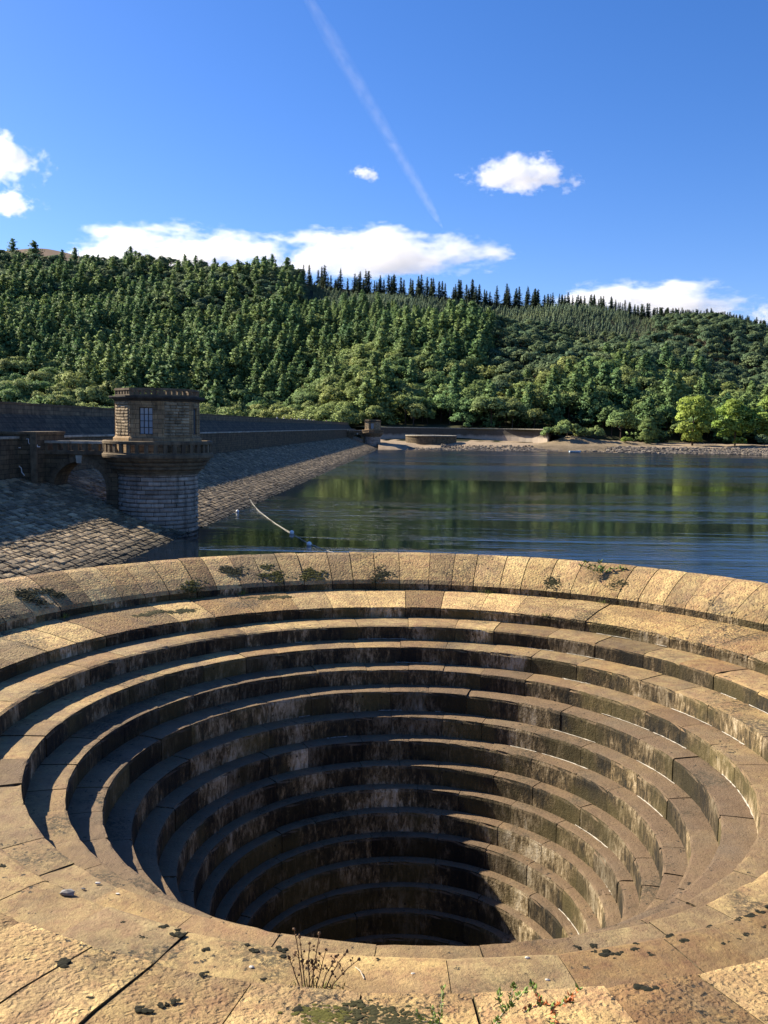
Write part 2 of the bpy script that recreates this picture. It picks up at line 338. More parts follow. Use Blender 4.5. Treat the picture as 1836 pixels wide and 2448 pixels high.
def shore_y(x): return 392 + 9 * math.sin(x * .021 + .4) + 3 * math.sin(x * .09) + .018 * max(0, x - 60)
def ridge_z(x):
    xx = max(-700.0, min(800.0, x)); return 10 + 950 * (0.150 - 0.075 * xx / 950 - 0.04 * (xx / 950) ** 2)
def hill_z(x, y):
    yf = 457.0 + 0.02 * max(0, x); base = 3.6
    if x < -10: base = 3.6 - min(1.0, (-10 - x) / 40) * 14
    t = (y - yf) / (955 - yf)
    if t <= 0: return base + t * 6
    zr = ridge_z(x)
    if t < 1: s = 1.06 * t - 0.06 * t * t
    else: s = 1.0 - 0.10 * (t - 1)
    w = 5.5 * math.sin(x * .017 + y * .011) + 4 * math.sin(x * .041 - y * .023 + 2)
    return base + (zr - base) * s + w * min(1, t * 6) * (1 if t < .85 else max(0.25, 1 - (t - .85) * 5))
xs = np.concatenate([np.linspace(-3500, -700, 12), np.linspace(-660, 800, 100), np.linspace(880, 3500, 12)])
ys = np.concatenate([np.linspace(440, 1000, 58), np.linspace(1050, 3500, 14)])
V = [(x, y, hill_z(x, y)) for y in ys for x in xs]; nx = len(xs)
Fc = [(j * nx + i, j * nx + i + 1, (j + 1) * nx + i + 1, (j + 1) * nx + i) for j in range(len(ys) - 1) for i in range(nx - 1)]
tag(link('hillside', np_mesh('hillside', V, Fc, M_hill, smooth=True)), kind='structure')
# low valley floor on the dry side of the dam, out of sight below it
vb = MB(); vb.add([(-3500, -400, -14), (-100, -400, -14), (-100, 470, -14), (-3500, 470, -14)], [(0, 1, 2, 3)])
tag(vb.build('valley_floor', [M_heath]), kind='structure')
# beach on the far shore
xs = np.linspace(-3, 900, 230); offs = [-26, -6, 0, 4, 9, 14, 19, 26, 38, 50, 70]; zz = [-5, -1.2, 0.0, 0.9, 1.8, 2.4, 2.8, 3.0, 3.2, 3.5, 3.9]
V = []
for o_, z_ in zip(offs, zz):
    for x in xs:
        V.append((x, shore_y(x) + o_ + (1.2 * math.sin(x * .35 + o_) if abs(o_) < 20 else 0), z_ + (rng.normal() * .12 if z_ > .5 else 0)))
nx = len(xs); Fc = [(j * nx + i, j * nx + i + 1, (j + 1) * nx + i + 1, (j + 1) * nx + i) for j in range(len(offs) - 1) for i in range(nx - 1)]
tag(link('beach', np_mesh('beach', V, Fc, M_sand, smooth=True)), kind='structure')
# bare moorland summit far beyond the wood
mb = MB(); PK = (-985, 2600)
prof = [(0.5, 505), (35, 499), (80, 489), (160, 468), (320, 425), (700, 330), (1300, 200)]
mb.lathe(prof, 40, c=PK)
tag(mb.build('moor_summit', [M_moor], smooth=True), kind='structure')
# terrace the camera stands on
mb = MB(); mb.add([(-60, -60, 8.55), (300, -60, 8.55), (300, 1.2, 8.55), (-60, 1.2, 8.55), (-60, 4.0, 4.6), (300, 4.0, 4.6), (-60, 4.0, -3), (300, 4.0, -3)],
       [(0, 1, 2, 3), (3, 2, 5, 4), (4, 5, 7, 6)])
tag(mb.build('near_bank', [M_path]), kind='structure')

# ================================================================ the stepped bellmouth spillway
SC = (0.56, 16.76)
NOS = [(8.92, 4.82), (7.84, 4.51), (6.98, 4.11), (6.30, 3.67), (5.70, 3.25), (5.22, 2.74), (4.78, 2.27), (4.42, 1.77), (4.12, 1.30), (3.82, .83), (3.55, .36), (3.30, -.14), (3.08, -.64), (2.90, -1.17), (2.75, -1.70)]
profs = []          # outer-face profile of each course, from the back of the tread, over the nosing, down the riser
profs.append([(12.66, 5.30), (12.63, 5.72), (12.56, 5.88), (12.40, 5.955), (12.15, 5.92), (11.75, 5.76), (11.3, 5.53), (10.92, 5.29), (10.84, 5.18), (10.84, 4.98)])
prev_r, prev_zb = 10.84, 5.00
for i, (r, z) in enumerate(NOS):
    nb_ = NOS[i + 1][1] + 0.015 if i + 1 < len(NOS) else z - .6
    e = 0.036 if i != 1 else 0.16
    dz = 0.05 if i != 1 else 0.05
    dz = .012 if i != 1 else .03
    pr = [(prev_r + 0.06, prev_zb), ((prev_r + r) / 2, prev_zb * .5 + (z + dz) * .5 + (.03 if i == 0 else .0)), (r + e * 1.6, z + dz * .9), (r + e * .45, z + dz * .35), (r + .01, z - .02), (r, z - .07), (r, nb_ - .01)]
    profs.append(pr); prev_r, prev_zb = r, nb_
COUNT = [88, 54, 40, 41, 35, 31, 28, 26, 24, 22, 20, 18, 17, 16, 15, 14]
spill = tag(empty('spillway', (SC[0], SC[1], 0)), 'huge round stepped stone overflow funnel in the foreground, sunlit at right and shadowed at left', 'spillway')
# drum under the crest and the shaft
sh = MB(); sh.lathe([(12.62, 5.35), (12.62, 4.9), (12.35, 4.6), (12.35, -4)], 96)
sh.build('outer_wall', [M_wall], spill, True)
sh = MB(); sh.lathe([(2.74, -2.3), (2.72, -4), (2.6, -16), (0.01, -16)], 48)
sh.build('shaft', [M_blackstone], spill, True)
cand = []
def inward(pr, d):
    """profile pushed back into the stone by d"""
    out = []
    for i, (r, z) in enumerate(pr):
        a = Vector((pr[max(0, i - 1)][0], pr[max(0, i - 1)][1])); b = Vector((pr[min(len(pr) - 1, i + 1)][0], pr[min(len(pr) - 1, i + 1)][1]))
        t = (b - a).normalized(); nrm = Vector((-t.y, t.x)) if True else None   # t runs inward+down: outward face normal is (t.y,-t.x) mirrored
        if nrm.y < 0 and abs(nrm.y) > abs(nrm.x): nrm = -nrm
        if abs(nrm.y) <= abs(nrm.x):
            nrm = Vector((1, 0)) if (i == 0 and r > 12.5) else Vector((-abs(nrm.x), abs(nrm.y)))
        out.append((r - nrm.x * d, z - nrm.y * d))
    return out
rings = []
for k, pr in enumerate(profs):
    core = MB(); core.lathe(inward(pr, 0.045), 120)
    ro = core.build('step_ring', [M_mortar if k < 2 else M_pmortar], spill, True)
    rings.append(ro)
    n = COUNT[k]; w = np.array([random.uniform(.78, 1.22) for _ in range(n)])
    if k == 1: w = np.array([random.uniform(.7, 1.3) for _ in range(n)])
    edges = np.concatenate([[0], np.cumsum(w / w.sum())]) * 2 * math.pi + random.uniform(0, 1)
    gap = [0.020, .017, .013, .012][k] if k < 4 else .011
    for j in range(n):
        a0, a1 = edges[j], edges[j + 1]
        rm = pr[len(pr) // 2][0]; ga = gap / rm * random.uniform(.6, 1.5); am = (a0 + a1) / 2
        cand.append((k, a0 + ga / 2, a1 - ga / 2, am))
camp = Vector((0, 0, HW))
def proj(p):
    d = Vector(p) - camp; w = d.dot(F0)
    if w < .1: return None
    return (918 + 2118 * d.dot(RT) / w, 1224 - 2118 * d.dot(UP) / w, w)
def score(c):
    k, a0, a1, am = c; pr = profs[k]; r, z = pr[len(pr) // 2]
    q = (SC[0] + r * math.sin(am), SC[1] + r * math.cos(am), z); s = proj(q)
    if s is None or not (-60 < s[0] < 1896) or s[1] > 2520: return 0
    if k >= 4 and math.cos(am) < -0.72: return 0
    size = (a1 - a0) * r * abs(math.cos(am)) * .5 + .5
    return size / s[2]
order = sorted(cand, key=score, reverse=True)
single = set(id(c) for c in order[:300] if score(c) > 0)
def stone_geo(mb, c, segs=3):
    k, a0, a1, am = c; pr = profs[k]; m = len(pr)
    t = min(1, max(0, rng.normal(.66 if k == 0 else .62 if k == 1 else .42 if k == 2 else .48, .32 if k < 2 else .25)))
    off = rng.normal() * .006; tilt = rng.normal() * .005
    ins = inward(pr, 0.10); A = [a0 + (a1 - a0) * q / segs for q in range(segs + 1)]
    out = inward(pr, -max(-.02, off)) if off else pr
    V = []; rows = []
    for q, a in enumerate(A):
        row = []
        e = 0.006 if q in (0, segs) else 0.0
        for pi_, (r, z) in enumerate(inward(out, e) if e else out):
            if k >= 1 and pi_ in (2, 3, 4): c_ = abs(rng.normal()) * .0055 * (1.8 if q in (0, segs) else 1) * (2.2 if rng.random() < .10 else 1); r += c_; z -= c_ * .6
            row.append(len(V)); V.append((r * math.sin(a), r * math.cos(a), z + tilt * (q / segs - .5)))
        rows.append(row)
    Fs = [(rows[q][i], rows[q + 1][i], rows[q + 1][i + 1], rows[q][i + 1]) for q in range(segs) for i in range(m - 1)]
    for q, a, flip in ((0, A[0], False), (segs, A[-1], True)):
        b = len(V)
        for (r, z) in ins: V.append((r * math.sin(a), r * math.cos(a), z))
        for i in range(m - 1):
            f = (rows[q][i], rows[q][i + 1], b + i + 1, b + i); Fs.append(f[::-1] if flip else f)
    mb.add(V, Fs, 0, t)
rest = MB()
for c in cand:
    if id(c) in single:
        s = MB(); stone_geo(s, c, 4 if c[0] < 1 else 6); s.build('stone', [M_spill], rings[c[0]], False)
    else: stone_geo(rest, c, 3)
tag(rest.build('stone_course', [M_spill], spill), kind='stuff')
# lime crust along the foot of the risers
lm = MB()
for k in range(2, 14):
    r = profs[k][0][0] - .075; z = profs[k][0][1] + .006
    a = 0.0
    while a < 2 * math.pi:
        L = random.uniform(.15, 1.5) / r; dens = (.38 if .45 < a < 1.9 else .07) * (1 if k < 8 else .4)
        if random.random() < dens:
            ns = 14; V = []
            for q in range(ns + 1):
                aa = a + L * q / ns; wd = max(.002, random.gauss(.010, .009) * (2.2 if k < 5 and random.random() < .15 else 1)) * (0.2 if q in (0, ns) else 1)
                V += [((r + .012) * math.sin(aa), (r + .012) * math.cos(aa), z + random.uniform(.002, .012)), ((r - wd) * math.sin(aa), (r - wd) * math.cos(aa), z + .003)]
            lm.add(V, [(2 * q, 2 * q + 1, 2 * q + 3, 2 * q + 2) for q in range(ns)])
        a += L * random.uniform(1.0, 1.5)
tag(lm.build('lime_crust', [M_lime], spill), kind='stuff')

# ================================================================ the dam
damo = tag(empty('dam', dam(60, 0, 0)), 'long dark stone dam running away on the left with pitched slope, berm wall and parapet', 'dam')
def to_dam(mb_): 
    o = damo.location
    mb_.v = [(p[0] - o.x, p[1] - o.y, p[2] - o.z) for p in mb_.v]; return mb_
US = np.linspace(-10, 458, 60)
s = MB(); sheet(s, [dam(u, 8, -8 / 3 - .16) for u in US], [dam(u, -15.2, 15.2 / 3 - .16) for u in US]); to_dam(s)
slope = s.build('pitched_slope', [M_bed], damo)
s = MB(); sheet(s, [dam(u, -15.0, 4.3) for u in US], [dam(u, -15.0, 8.55) for u in US])
sheet(s, [dam(u, -15.0, 8.55) for u in US], [dam(u, -15.5, 8.55) for u in US]); to_dam(s)
bw = s.build('berm_wall', [M_wall], damo)
s = MB()
u = -8
while u < 455:
    L = random.uniform(1.6, 2.2)
    if u < 82.2 or u > 85.8: pass
    p = dam(u + L / 2, -15.22, 8.66 + random.uniform(-.015, .015)); s.box(p, (.62, L - .03, .20), -DA, 0, random.uniform(.35, .8)); u += L
to_dam(s).build('berm_coping', [M_coping], damo)
s = MB(); sheet(s, [dam(u, -15.4, 8.5) for u in US], [dam(u, -16.7, 8.55) for u in US]); to_dam(s).build('berm_path', [M_path], damo)
s = MB(); rows = 9; uu = np.linspace(-10, 458, 240)
for r_ in range(rows):
    def P(i, rr):
        t = rr / rows; v = -16.6 - t * 2.0; z = 8.5 + t * 2.35 + .06 * math.sin(i * 3.7 + rr * 9.1) * (0 < rr < rows); return dam(uu[i], v, z)
    sheet(s, [P(i, r_) for i in range(240)], [P(i, r_ + 1) for i in range(240)])
to_dam(s).build('upper_slope', [M_upper], damo, True)
s = MB()
sheet(s, [dam(u, -18.6, 10.6) for u in US], [dam(u, -18.6, 11.88) for u in US]); sheet(s, [dam(u, -18.6, 11.88) for u in US], [dam(u, -19.1, 11.88) for u in US]); sheet(s, [dam(u, -19.1, 11.88) for u in US], [dam(u, -19.1, 10.7) for u in US])
to_dam(s).build('parapet_wall', [M_parapet], damo)
s = MB(); u = -8
while u < 455:
    L = random.uniform(1.5, 2.1); p = dam(u + L / 2, -18.85, 11.94 + random.uniform(-.015, .015)); s.box(p, (.66, L - .03, .14), -DA, 0, random.uniform(.2, .6)); u += L
to_dam(s).build('parapet_coping', [M_tower], damo)
s = MB(); sheet(s, [dam(u, -19.1, 10.75) for u in US], [dam(u, -27, 10.75) for u in US]); sheet(s, [dam(u, -27, 10.75) for u in US], [dam(u, -110, -14.2) for u in US]); to_dam(s).build('crest_road', [M_path], damo)
# pitching stones in courses along the slope
SN = Vector((DV.x / 3, DV.y / 3, 1)).normalized()      # slope normal (slope falls towards +v)
SD = (Vector(dam(0, 1, -1 / 3)) - Vector(dam(0, 0, 0)))
slen = SD.length; SDn = SD.normalized()
SM = Matrix((DU, SDn, DU.cross(SDn))).transposed()
if SM.col[2].z < 0: SM = Matrix((-DU, SDn, (-DU).cross(SDn))).transposed()
TW = Vector(dam(84, -3.2, 0))
st = []
v = -14.9
while v < 5.5:
    h = random.uniform(.30, .58); u = 18 + random.uniform(0, 1)
    while u < 455:
        L = random.choice([random.uniform(.3, .6), random.uniform(.5, 1.1), random.uniform(.6, 1.2)]) if u < 170 else random.uniform(.9, 1.7)
        cu, cv = u + L / 2, v + h / 2
        q = Vector(dam(cu, cv, -cv / 3))
        if (Vector((q.x, q.y, 0)) - TW).length > 3.5 and not (82.2 < cu < 85.8 and (cv < -12.5 or -7.8 < cv < -6)):
            st.append((cu, cv, L * .5 - .022, h * .5 * slen - .024, rng.normal() * .024, rng.normal() * .030, rng.normal() * .032, min(1, max(0, rng.normal(.48, .3)))))
        u += L
    v += h
st = np.array(st)
def vis(a):
    q = dam(a[0], a[1], -a[1] / 3); s_ = proj(q)
    if s_ is None: return 0
    x, y, w = s_
    if not (0 < x < 900) or y > 1381 - .21 * x or a[1] > .2: return 0
    return a[2] * a[3] / w ** 2
vs = np.array([vis(a) for a in st]); top = set(np.argsort(-vs)[:300].tolist())
protos = []
for i in range(8):
    b = MB(); j = lambda s_=.10: random.uniform(1 - s_, 1.0)
    base = [(-1, -1, -.25), (1, -1, -.25), (1, 1, -.25), (-1, 1, -.25)]
    e = [(-j() , -j()), (j(), -j()), (j(), j()), (-j(), j())]
    mid = [(x, y, random.uniform(-.03, .03)) for x, y in e]; tp = [(x * .90, y * .86, random.uniform(.05, .085)) for x, y in e]
    b.add(base + mid + tp + [(random.uniform(-.3, .3), random.uniform(-.3, .3), random.uniform(.07, .10))],
          [(0, 1, 5, 4), (1, 2, 6, 5), (2, 3, 7, 6), (3, 0, 4, 7), (4, 5, 9, 8), (5, 6, 10, 9), (6, 7, 11, 10), (7, 4, 8, 11), (8, 9, 12), (9, 10, 12), (10, 11, 12), (11, 8, 12)])
    protos.append(b)
pm = [b.mesh('stone', [M_pitch]) for b in protos]
bigV, bigF4, tints = [], [], []
oV = []; n0 = 0; allF = []
for i, a in enumerate(st):
    q = Vector(dam(a[0], a[1], -a[1] / 3)) + SN * a[6]
    rot = SM @ Matrix.Rotation(a[4], 3, 'X') @ Matrix.Rotation(a[5], 3, 'Y')
    if i in top:
        o = link('stone', pm[i % 8], slope); sc = Matrix.Diagonal((a[2], a[3], 1, 1))
        o.matrix_local = Matrix.Translation(q - damo.location) @ rot.to_4x4() @ sc
    else:
        pv = np.array(protos[i % 8].v) * np.array([a[2], a[3], 1]); pv = pv @ np.array(rot).T + np.array(q - damo.location)
        oV.append(pv); tints.append(np.full(len(pv), a[7])); allF.extend([tuple(k + n0 for k in f) for f in protos[i % 8].f]); n0 += len(pv)
me = np_mesh('stone_field', np.concatenate(oV), allF, M_pitch, None, np.concatenate(tints))
tag(link('stone_field', me, slope), kind='stuff')

# ================================================================ valve towers
def octo(rad, rz=0.0): return [(rad * math.sin(R(22.5 + 45 * i) + rz), rad * math.cos(R(22.5 + 45 * i) + rz)) for i in range(8)]
def make_tower():
    t = empty('valve_tower')
    # drum
    d = MB(); d.lathe([(3.60, -3), (3.52, 5.45)], 64); drum = d.build('drum', [M_bed], t, True)
    restd = MB(); z = -1.2; row = 0; nsingle = 0
    while z < 5.35:
        h = .40; n = 20; ph = (row % 2) * math.pi / n + random.uniform(-.05, .05)
        for j in range(n):
            a0 = ph + 2 * math.pi * j / n; a1 = a0 + 2 * math.pi / n; g_ = .005
            am = (a0 + a1) / 2
            r0 = 3.56; r1 = 3.62 + random.uniform(-.015, .015); r2 = r1 + .085 + random.uniform(-.03, .035)
            V = []; ns = 3
            for (rr, zz_) in ((r0, z + .012), (r1, z + .03), (r2, z + .11 + random.uniform(0, .04)), (r2 - random.uniform(0, .03), z + h - .11), (r1, z + h - .03), (r0, z + h - .012)):
                for q in range(ns + 1):
                    aa = a0 + g_ + (a1 - a0 - 2 * g_) * q / ns; rj = rr + (random.uniform(-.022, .022) if rr > r1 + .02 else 0) - (.03 if q in (0, ns) and rr > r1 + .02 else 0)
                    V.append((rj * math.sin(aa), rj * math.cos(aa), zz_))
            w = ns + 1; Fs = [(i * w + q, i * w + q + 1, (i + 1) * w + q + 1, (i + 1) * w + q) for i in range(5) for q in range(ns)]
            tn = min(1, max(0, random.gauss(.5, .16))) * (1.0 if z > .9 else .45)
            facing = math.cos(am - R(166 + 2.75)) > -.05 and z > -.3
            if facing and nsingle < 300:
                b = MB(); b.add(V, Fs, 0, tn); b.build('stone', [M_drum], drum); nsingle += 1
            else: restd.add(V, Fs, 0, tn)
        z += h; row += 1
    tag(restd.build('stone_course', [M_drum], drum), kind='stuff')
    # corbelled gallery
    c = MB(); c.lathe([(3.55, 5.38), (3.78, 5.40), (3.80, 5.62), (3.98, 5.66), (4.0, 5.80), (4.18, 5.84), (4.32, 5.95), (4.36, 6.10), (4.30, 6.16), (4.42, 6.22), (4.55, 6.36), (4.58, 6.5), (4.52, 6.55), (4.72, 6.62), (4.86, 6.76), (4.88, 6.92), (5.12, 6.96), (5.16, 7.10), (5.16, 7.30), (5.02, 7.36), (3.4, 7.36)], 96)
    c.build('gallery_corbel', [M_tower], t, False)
    n = 37
    for j in range(n):
        a = 2 * math.pi * j / n; b = MB(); b.box((4.88 * math.sin(a), 4.88 * math.cos(a), 7.78), (.34, .24, .86), -a, 0, random.uniform(.3, .8))
        b.build('baluster', [M_tower], t)
    c = MB(); c.lathe([(4.72, 8.20), (5.04, 8.20), (5.06, 8.24), (5.06, 8.46), (4.98, 8.52), (4.72, 8.52), (4.72, 8.20)], 96); c.build('gallery_coping', [M_tower], t)
    c = MB(); c.lathe([(4.72, 7.35), (5.03, 7.35), (5.03, 7.46), (4.72, 7.46)], 96); c.build('gallery_kerb', [M_tower], t)
    # octagonal house
    rad = 3.87
    def prism(mb_, r0, r1, z0, z1, capt=False, capb=False):
        a = [(*p, z0) for p in octo(r0)]; b = [(*p, z1) for p in octo(r1)]
        mb_.add(a + b, [(i, 8 + i, 8 + (i + 1) % 8, (i + 1) % 8) for i in range(8)] + ([tuple(range(8, 16))] if capt else []) + ([tuple(range(7, -1, -1))] if capb else []))
    w = MB(); prism(w, 4.08, 4.08, 7.3, 8.75); prism(w, 4.08, rad, 8.75, 8.95); w.build('plinth', [M_ashlar], t)
    side = 2 * rad * math.sin(R(22.5)); ap = rad * math.cos(R(22.5))
    wl_ = MB(); bl = MB()
    for i in range(8):
        ang = R(45 * i)          # outward normal azimuth
        nv = Vector((math.sin(ang), math.cos(ang), 0)); tv = Vector((math.cos(ang), -math.sin(ang), 0))
        def q(x, z, d=0.0): p = nv * (ap + d) + tv * x; return (p.x, p.y, z)
        hs_ = side / 2; z0, z1 = 8.95, 12.15
        if i % 2 == 0:
            wx, wz0, wz1, dp = .62, 9.12, 11.55, -.22
            wl_.add([q(-hs_, z0), q(-wx, z0), q(-wx, z1), q(-hs_, z1)], [(0, 1, 2, 3)]); wl_.add([q(wx, z0), q(hs_, z0), q(hs_, z1), q(wx, z1)], [(0, 1, 2, 3)])
            wl_.add([q(-wx, z0), q(wx, z0), q(wx, wz0), q(-wx, wz0)], [(0, 1, 2, 3)]); wl_.add([q(-wx, wz1), q(wx, wz1), q(wx, z1), q(-wx, z1)], [(0, 1, 2, 3)])
            for A, B in ((q(-wx, wz0), q(-wx, wz1)), (q(wx, wz1), q(wx, wz0))):
                A2 = tuple(Vector(A) + nv * dp); B2 = tuple(Vector(B) + nv * dp); wl_.add([A, B, B2, A2], [(0, 1, 2, 3)])
            wl_.add([q(-wx, wz0), q(wx, wz0), q(wx, wz0, dp), q(-wx, wz0, dp)], [(0, 1, 2, 3)]); wl_.add([q(-wx, wz1, dp), q(wx, wz1, dp), q(wx, wz1), q(-wx, wz1)], [(0, 1, 2, 3)])
            fr = MB()
            def bar(x0, x1, za, zb): 
                cx_ = (x0 + x1) / 2; cc = nv * (ap + dp + .05) + tv * cx_; fr.box((cc.x, cc.y, (za + zb) / 2), (x1 - x0, .07, zb - za), -ang)
            for kx in range(4): x = -wx + .03 + kx * (2 * wx - .06) / 3; bar(x - .03, x + .03, wz0, wz1)
            for kz in range(5): zc = wz0 + .03 + kz * (wz1 - wz0 - .06) / 4; bar(-wx + .061, wx - .061, zc - .028, zc + .028)
            wo = fr.build('window', [M_frame], t)
            for kx in range(3):
                for kz in range(4):
                    pw = (2 * wx - .06) / 3; ph_ = (wz1 - wz0 - .06) / 4
                    x0 = -wx + .03 + kx * pw + .02; za = wz0 + .03 + kz * ph_ + .02
                    pb = MB(); cc = nv * (ap + dp + .02) + tv * (x0 + pw / 2 - .02); pb.box((cc.x, cc.y, za + ph_ / 2 - .02), (pw - .03, .012, ph_ - .03), -ang); pb.build('pane', [M_glass], wo)
            # pilaster margins and lintel standing proud
            for sx in (-1, 1):
                for kz in range(8):
                    za = z0 + kz * (z1 - z0) / 8; ln = .42 if kz % 2 else .3
                    cc = nv * (ap + .02) + tv * (sx * (hs_ - ln / 2 - .02)); wl_.box((cc.x, cc.y, za + .2), (ln, .06, .37), -ang, 0, random.uniform(.3, .7))
            cc = nv * (ap + .03); wl_.box((cc.x, cc.y, wz1 + .22), (1.7, .08, .36), -ang, 0, .6)
        else:
            wl_.add([q(-hs_, z0), q(hs_, z0), q(hs_, z1), q(-hs_, z1)], [(0, 1, 2, 3)])
            for kz in range(11):
                za = z0 + .05 + kz * .278; x = -hs_ + .20
                if kz % 2: x -= 0
                k = 0
                while x < hs_ - .25:
                    L = random.uniform(.45, .95); x1 = min(x + L, hs_ - .20); cc_ = [(x + .012, za), (x1 - .012, za), (x1 - .012, za + .25), (x + .012, za + .25)]
                    dd = random.uniform(.07, .12); ix = .05
                    P8 = [q(px, pz, .0) for px, pz in cc_] + [q(x + .012 + ix, za + .05, dd), q(x1 - .012 - ix, za + .05, dd * random.uniform(.7, 1.2)), q(x1 - .012 - ix, za + .19, dd), q(x + .012 + ix, za + .19, dd * random.uniform(.7, 1.2))]
                    bl.add(P8, [(0, 1, 5, 4), (1, 2, 6, 5), (2, 3, 7, 6), (3, 0, 4, 7), (4, 5, 6, 7)], 0, min(1, max(0, random.gauss(.5, .2)))); x = x1
    wl_.build('wall', [M_ashlar], t)
    tag(bl.build('rock_facing', [M_rock], t), kind='stuff')
    c = MB(); prism(c, 3.9, 3.95, 12.12, 12.14, capb=True); prism(c, 3.95, 4.0, 12.14, 12.32); prism(c, 4.3, 4.34, 12.32, 12.34, capb=True); prism(c, 4.34, 4.40, 12.34, 12.48); prism(c, 4.42, 4.42, 12.48, 12.60, True, True); c.build('cornice', [M_blackstone], t)
    c = MB(); prism(c, 3.86, 3.86, 12.60, 12.74, True); c.build('parapet_kerb', [M_tower], t)
    # roof deck sits lower than the openings
    def pring(mb_, ro_, ri_, z0, z1):
        a, b = octo(ro_), octo(ri_); V = [(*p, z0) for p in a] + [(*p, z1) for p in a] + [(*p, z1) for p in b] + [(*p, z0) for p in b]; Fs = []
        for i in range(8):
            j = (i + 1) % 8; Fs += [(i, 8 + i, 8 + j, j), (8 + i, 16 + i, 16 + j, 8 + j), (16 + i, 24 + i, 24 + j, 16 + j), (24 + i, i, j, 24 + j)]
        mb_.add(V, Fs)
    c = MB(); pring(c, 3.90, 3.60, 13.10, 13.30); c.build('parapet_coping', [M_tower], t)
    for i in range(8):
        ang = R(45 * i); nv = Vector((math.sin(ang), math.cos(ang), 0)); tv = Vector((math.cos(ang), -math.sin(ang), 0)); npost = 6
        for k in range(npost):
            x = -side / 2 * .94 + k * side * .94 / (npost - 1); cc = nv * (ap - .14) + tv * x; b = MB(); b.box((cc.x, cc.y, 12.92), (.27, .22, .36), -ang); b.build('parapet_post', [M_tower], t)
    return t
tower = make_tower()
tower.location = dam(84, -3.2, 0); tower.rotation_euler = (0, 0, -DA)
tag(tower, 'near stone valve tower with octagonal house on a round drum rising from the pitched slope', 'tower', 'valve towers of the dam')
tower2 = copy_tree(tower); tower2.location = dam(412, -3.2, 0)
tower2['label'] = 'small far valve tower at the end of the dam near the opposite shore'

def make_bridge():
    b = empty('footbridge')               # local: x across the dam (towards the drum), y along the dam
    w = MB(); x0, x1 = -14.9, -6.2; ax, ar, az = -10.2, 2.5, 4.0; hw = 1.55; zt = 7.35
    N = 18
    arc = [(ax - ar * math.cos(math.pi * i / N), az + ar * 0.98 * math.sin(math.pi * i / N)) for i in range(N + 1)]
    arc = [(ax - ar, 1.4)] + arc + [(ax + ar, 1.4)]
    for y in (-hw, hw):
        for i in range(len(arc) - 1):
            (xa, za), (xb, zb) = arc[i], arc[i + 1]
            if abs(xa - xb) < 1e-6: continue
            w.add([(xa, y, za), (xb, y, zb), (xb, y, zt), (xa, y, zt)], [(0, 1, 2, 3)])
        w.add([(x0, y, 1.4), (ax - ar, y, 1.4), (ax - ar, y, zt), (x0, y, zt)], [(0, 1, 2, 3)]); w.add([(ax + ar, y, 0.5), (x1, y, 0.5), (x1, y, zt), (ax + ar, y, zt)], [(0, 1, 2, 3)])
    for i in range(len(arc) - 1):
        (xa, za), (xb, zb) = arc[i], arc[i + 1]; w.add([(xa, -hw, za), (xa, hw, za), (xb, hw, zb), (xb, -hw, zb)], [(0, 1, 2, 3)])
    w.add([(x0, -hw, zt), (x1, -hw, zt), (x1, hw, zt), (x0, hw, zt)], [(0, 1, 2, 3)])
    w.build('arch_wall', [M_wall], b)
    for i in range(1, N + 1, 1):          # voussoirs
        a0, a1 = math.pi * (i - 1) / N + .01, math.pi * i / N - .01; v_ = MB(); P = []
        for y in (-hw - .05, -hw + .1):
            for a, rr in ((a0, ar), (a1, ar), (a1, ar + .5), (a0, ar + .5)): P.append((ax - rr * math.cos(a), y, az + rr * .98 * math.sin(a)))
        v_.add(P, [(0, 1, 2, 3), (1, 0, 4, 5), (2, 1, 5, 6), (3, 2, 6, 7), (0, 3, 7, 4)], 0, random.uniform(.2, .7)); v_.build('voussoir', [M_tower], b)
    k = MB(); k.add([(ax - .2, -hw - .16, 6.32), (ax + .2, -hw - .16, 6.32), (ax + .3, -hw - .16, 7.05), (ax - .3, -hw - .16, 7.05), (ax - .2, -hw, 6.32), (ax + .2, -hw, 6.32), (ax + .3, -hw, 7.05), (ax - .3, -hw, 7.05)], [(0, 1, 2, 3), (1, 0, 4, 5), (2, 1, 5, 6), (3, 2, 6, 7), (0, 3, 7, 4)], 0, .9); k.build('keystone', [M_coping], b)
    s_ = MB()
    for y in (-hw, hw): s_.box(((x0 + x1) / 2, y, 7.25), (x1 - x0, .5, .24)); s_.box(((x0 + x1) / 2, y, 7.44), (x1 - x0, .34, .12))
    s_.build('string_course', [M_tower], b)
    for y in (-hw, hw):
        for i in range(9):
            x = x0 + .5 + i * .98
            if x > -6.7: break
            p = MB(); p.box((x, y, 7.83), (.44, .26, .66), 0, 0, random.uniform(.3, .7)); p.build('baluster', [M_tower], b)
    c = MB()
    for y in (-hw, hw):
        x = x0
        while x < -6.9: L = 1.3; c.box((x + L / 2, y, 8.27), (L - .02, .46, .22), 0, 0, random.uniform(.5, .9)); x += L
    c.build('coping', [M_coping], b)
    return b
br = make_bridge(); br.location = dam(84, 0, 0); br.rotation_euler = (0, 0, -DA)
tag(br, 'dark arched stone footbridge with balustrade joining the near tower to the dam', 'bridge', 'footbridges to the valve towers')
br2 = copy_tree(br); br2.location = dam(412, 0, 0); br2['label'] = 'tiny distant footbridge behind the far valve tower'
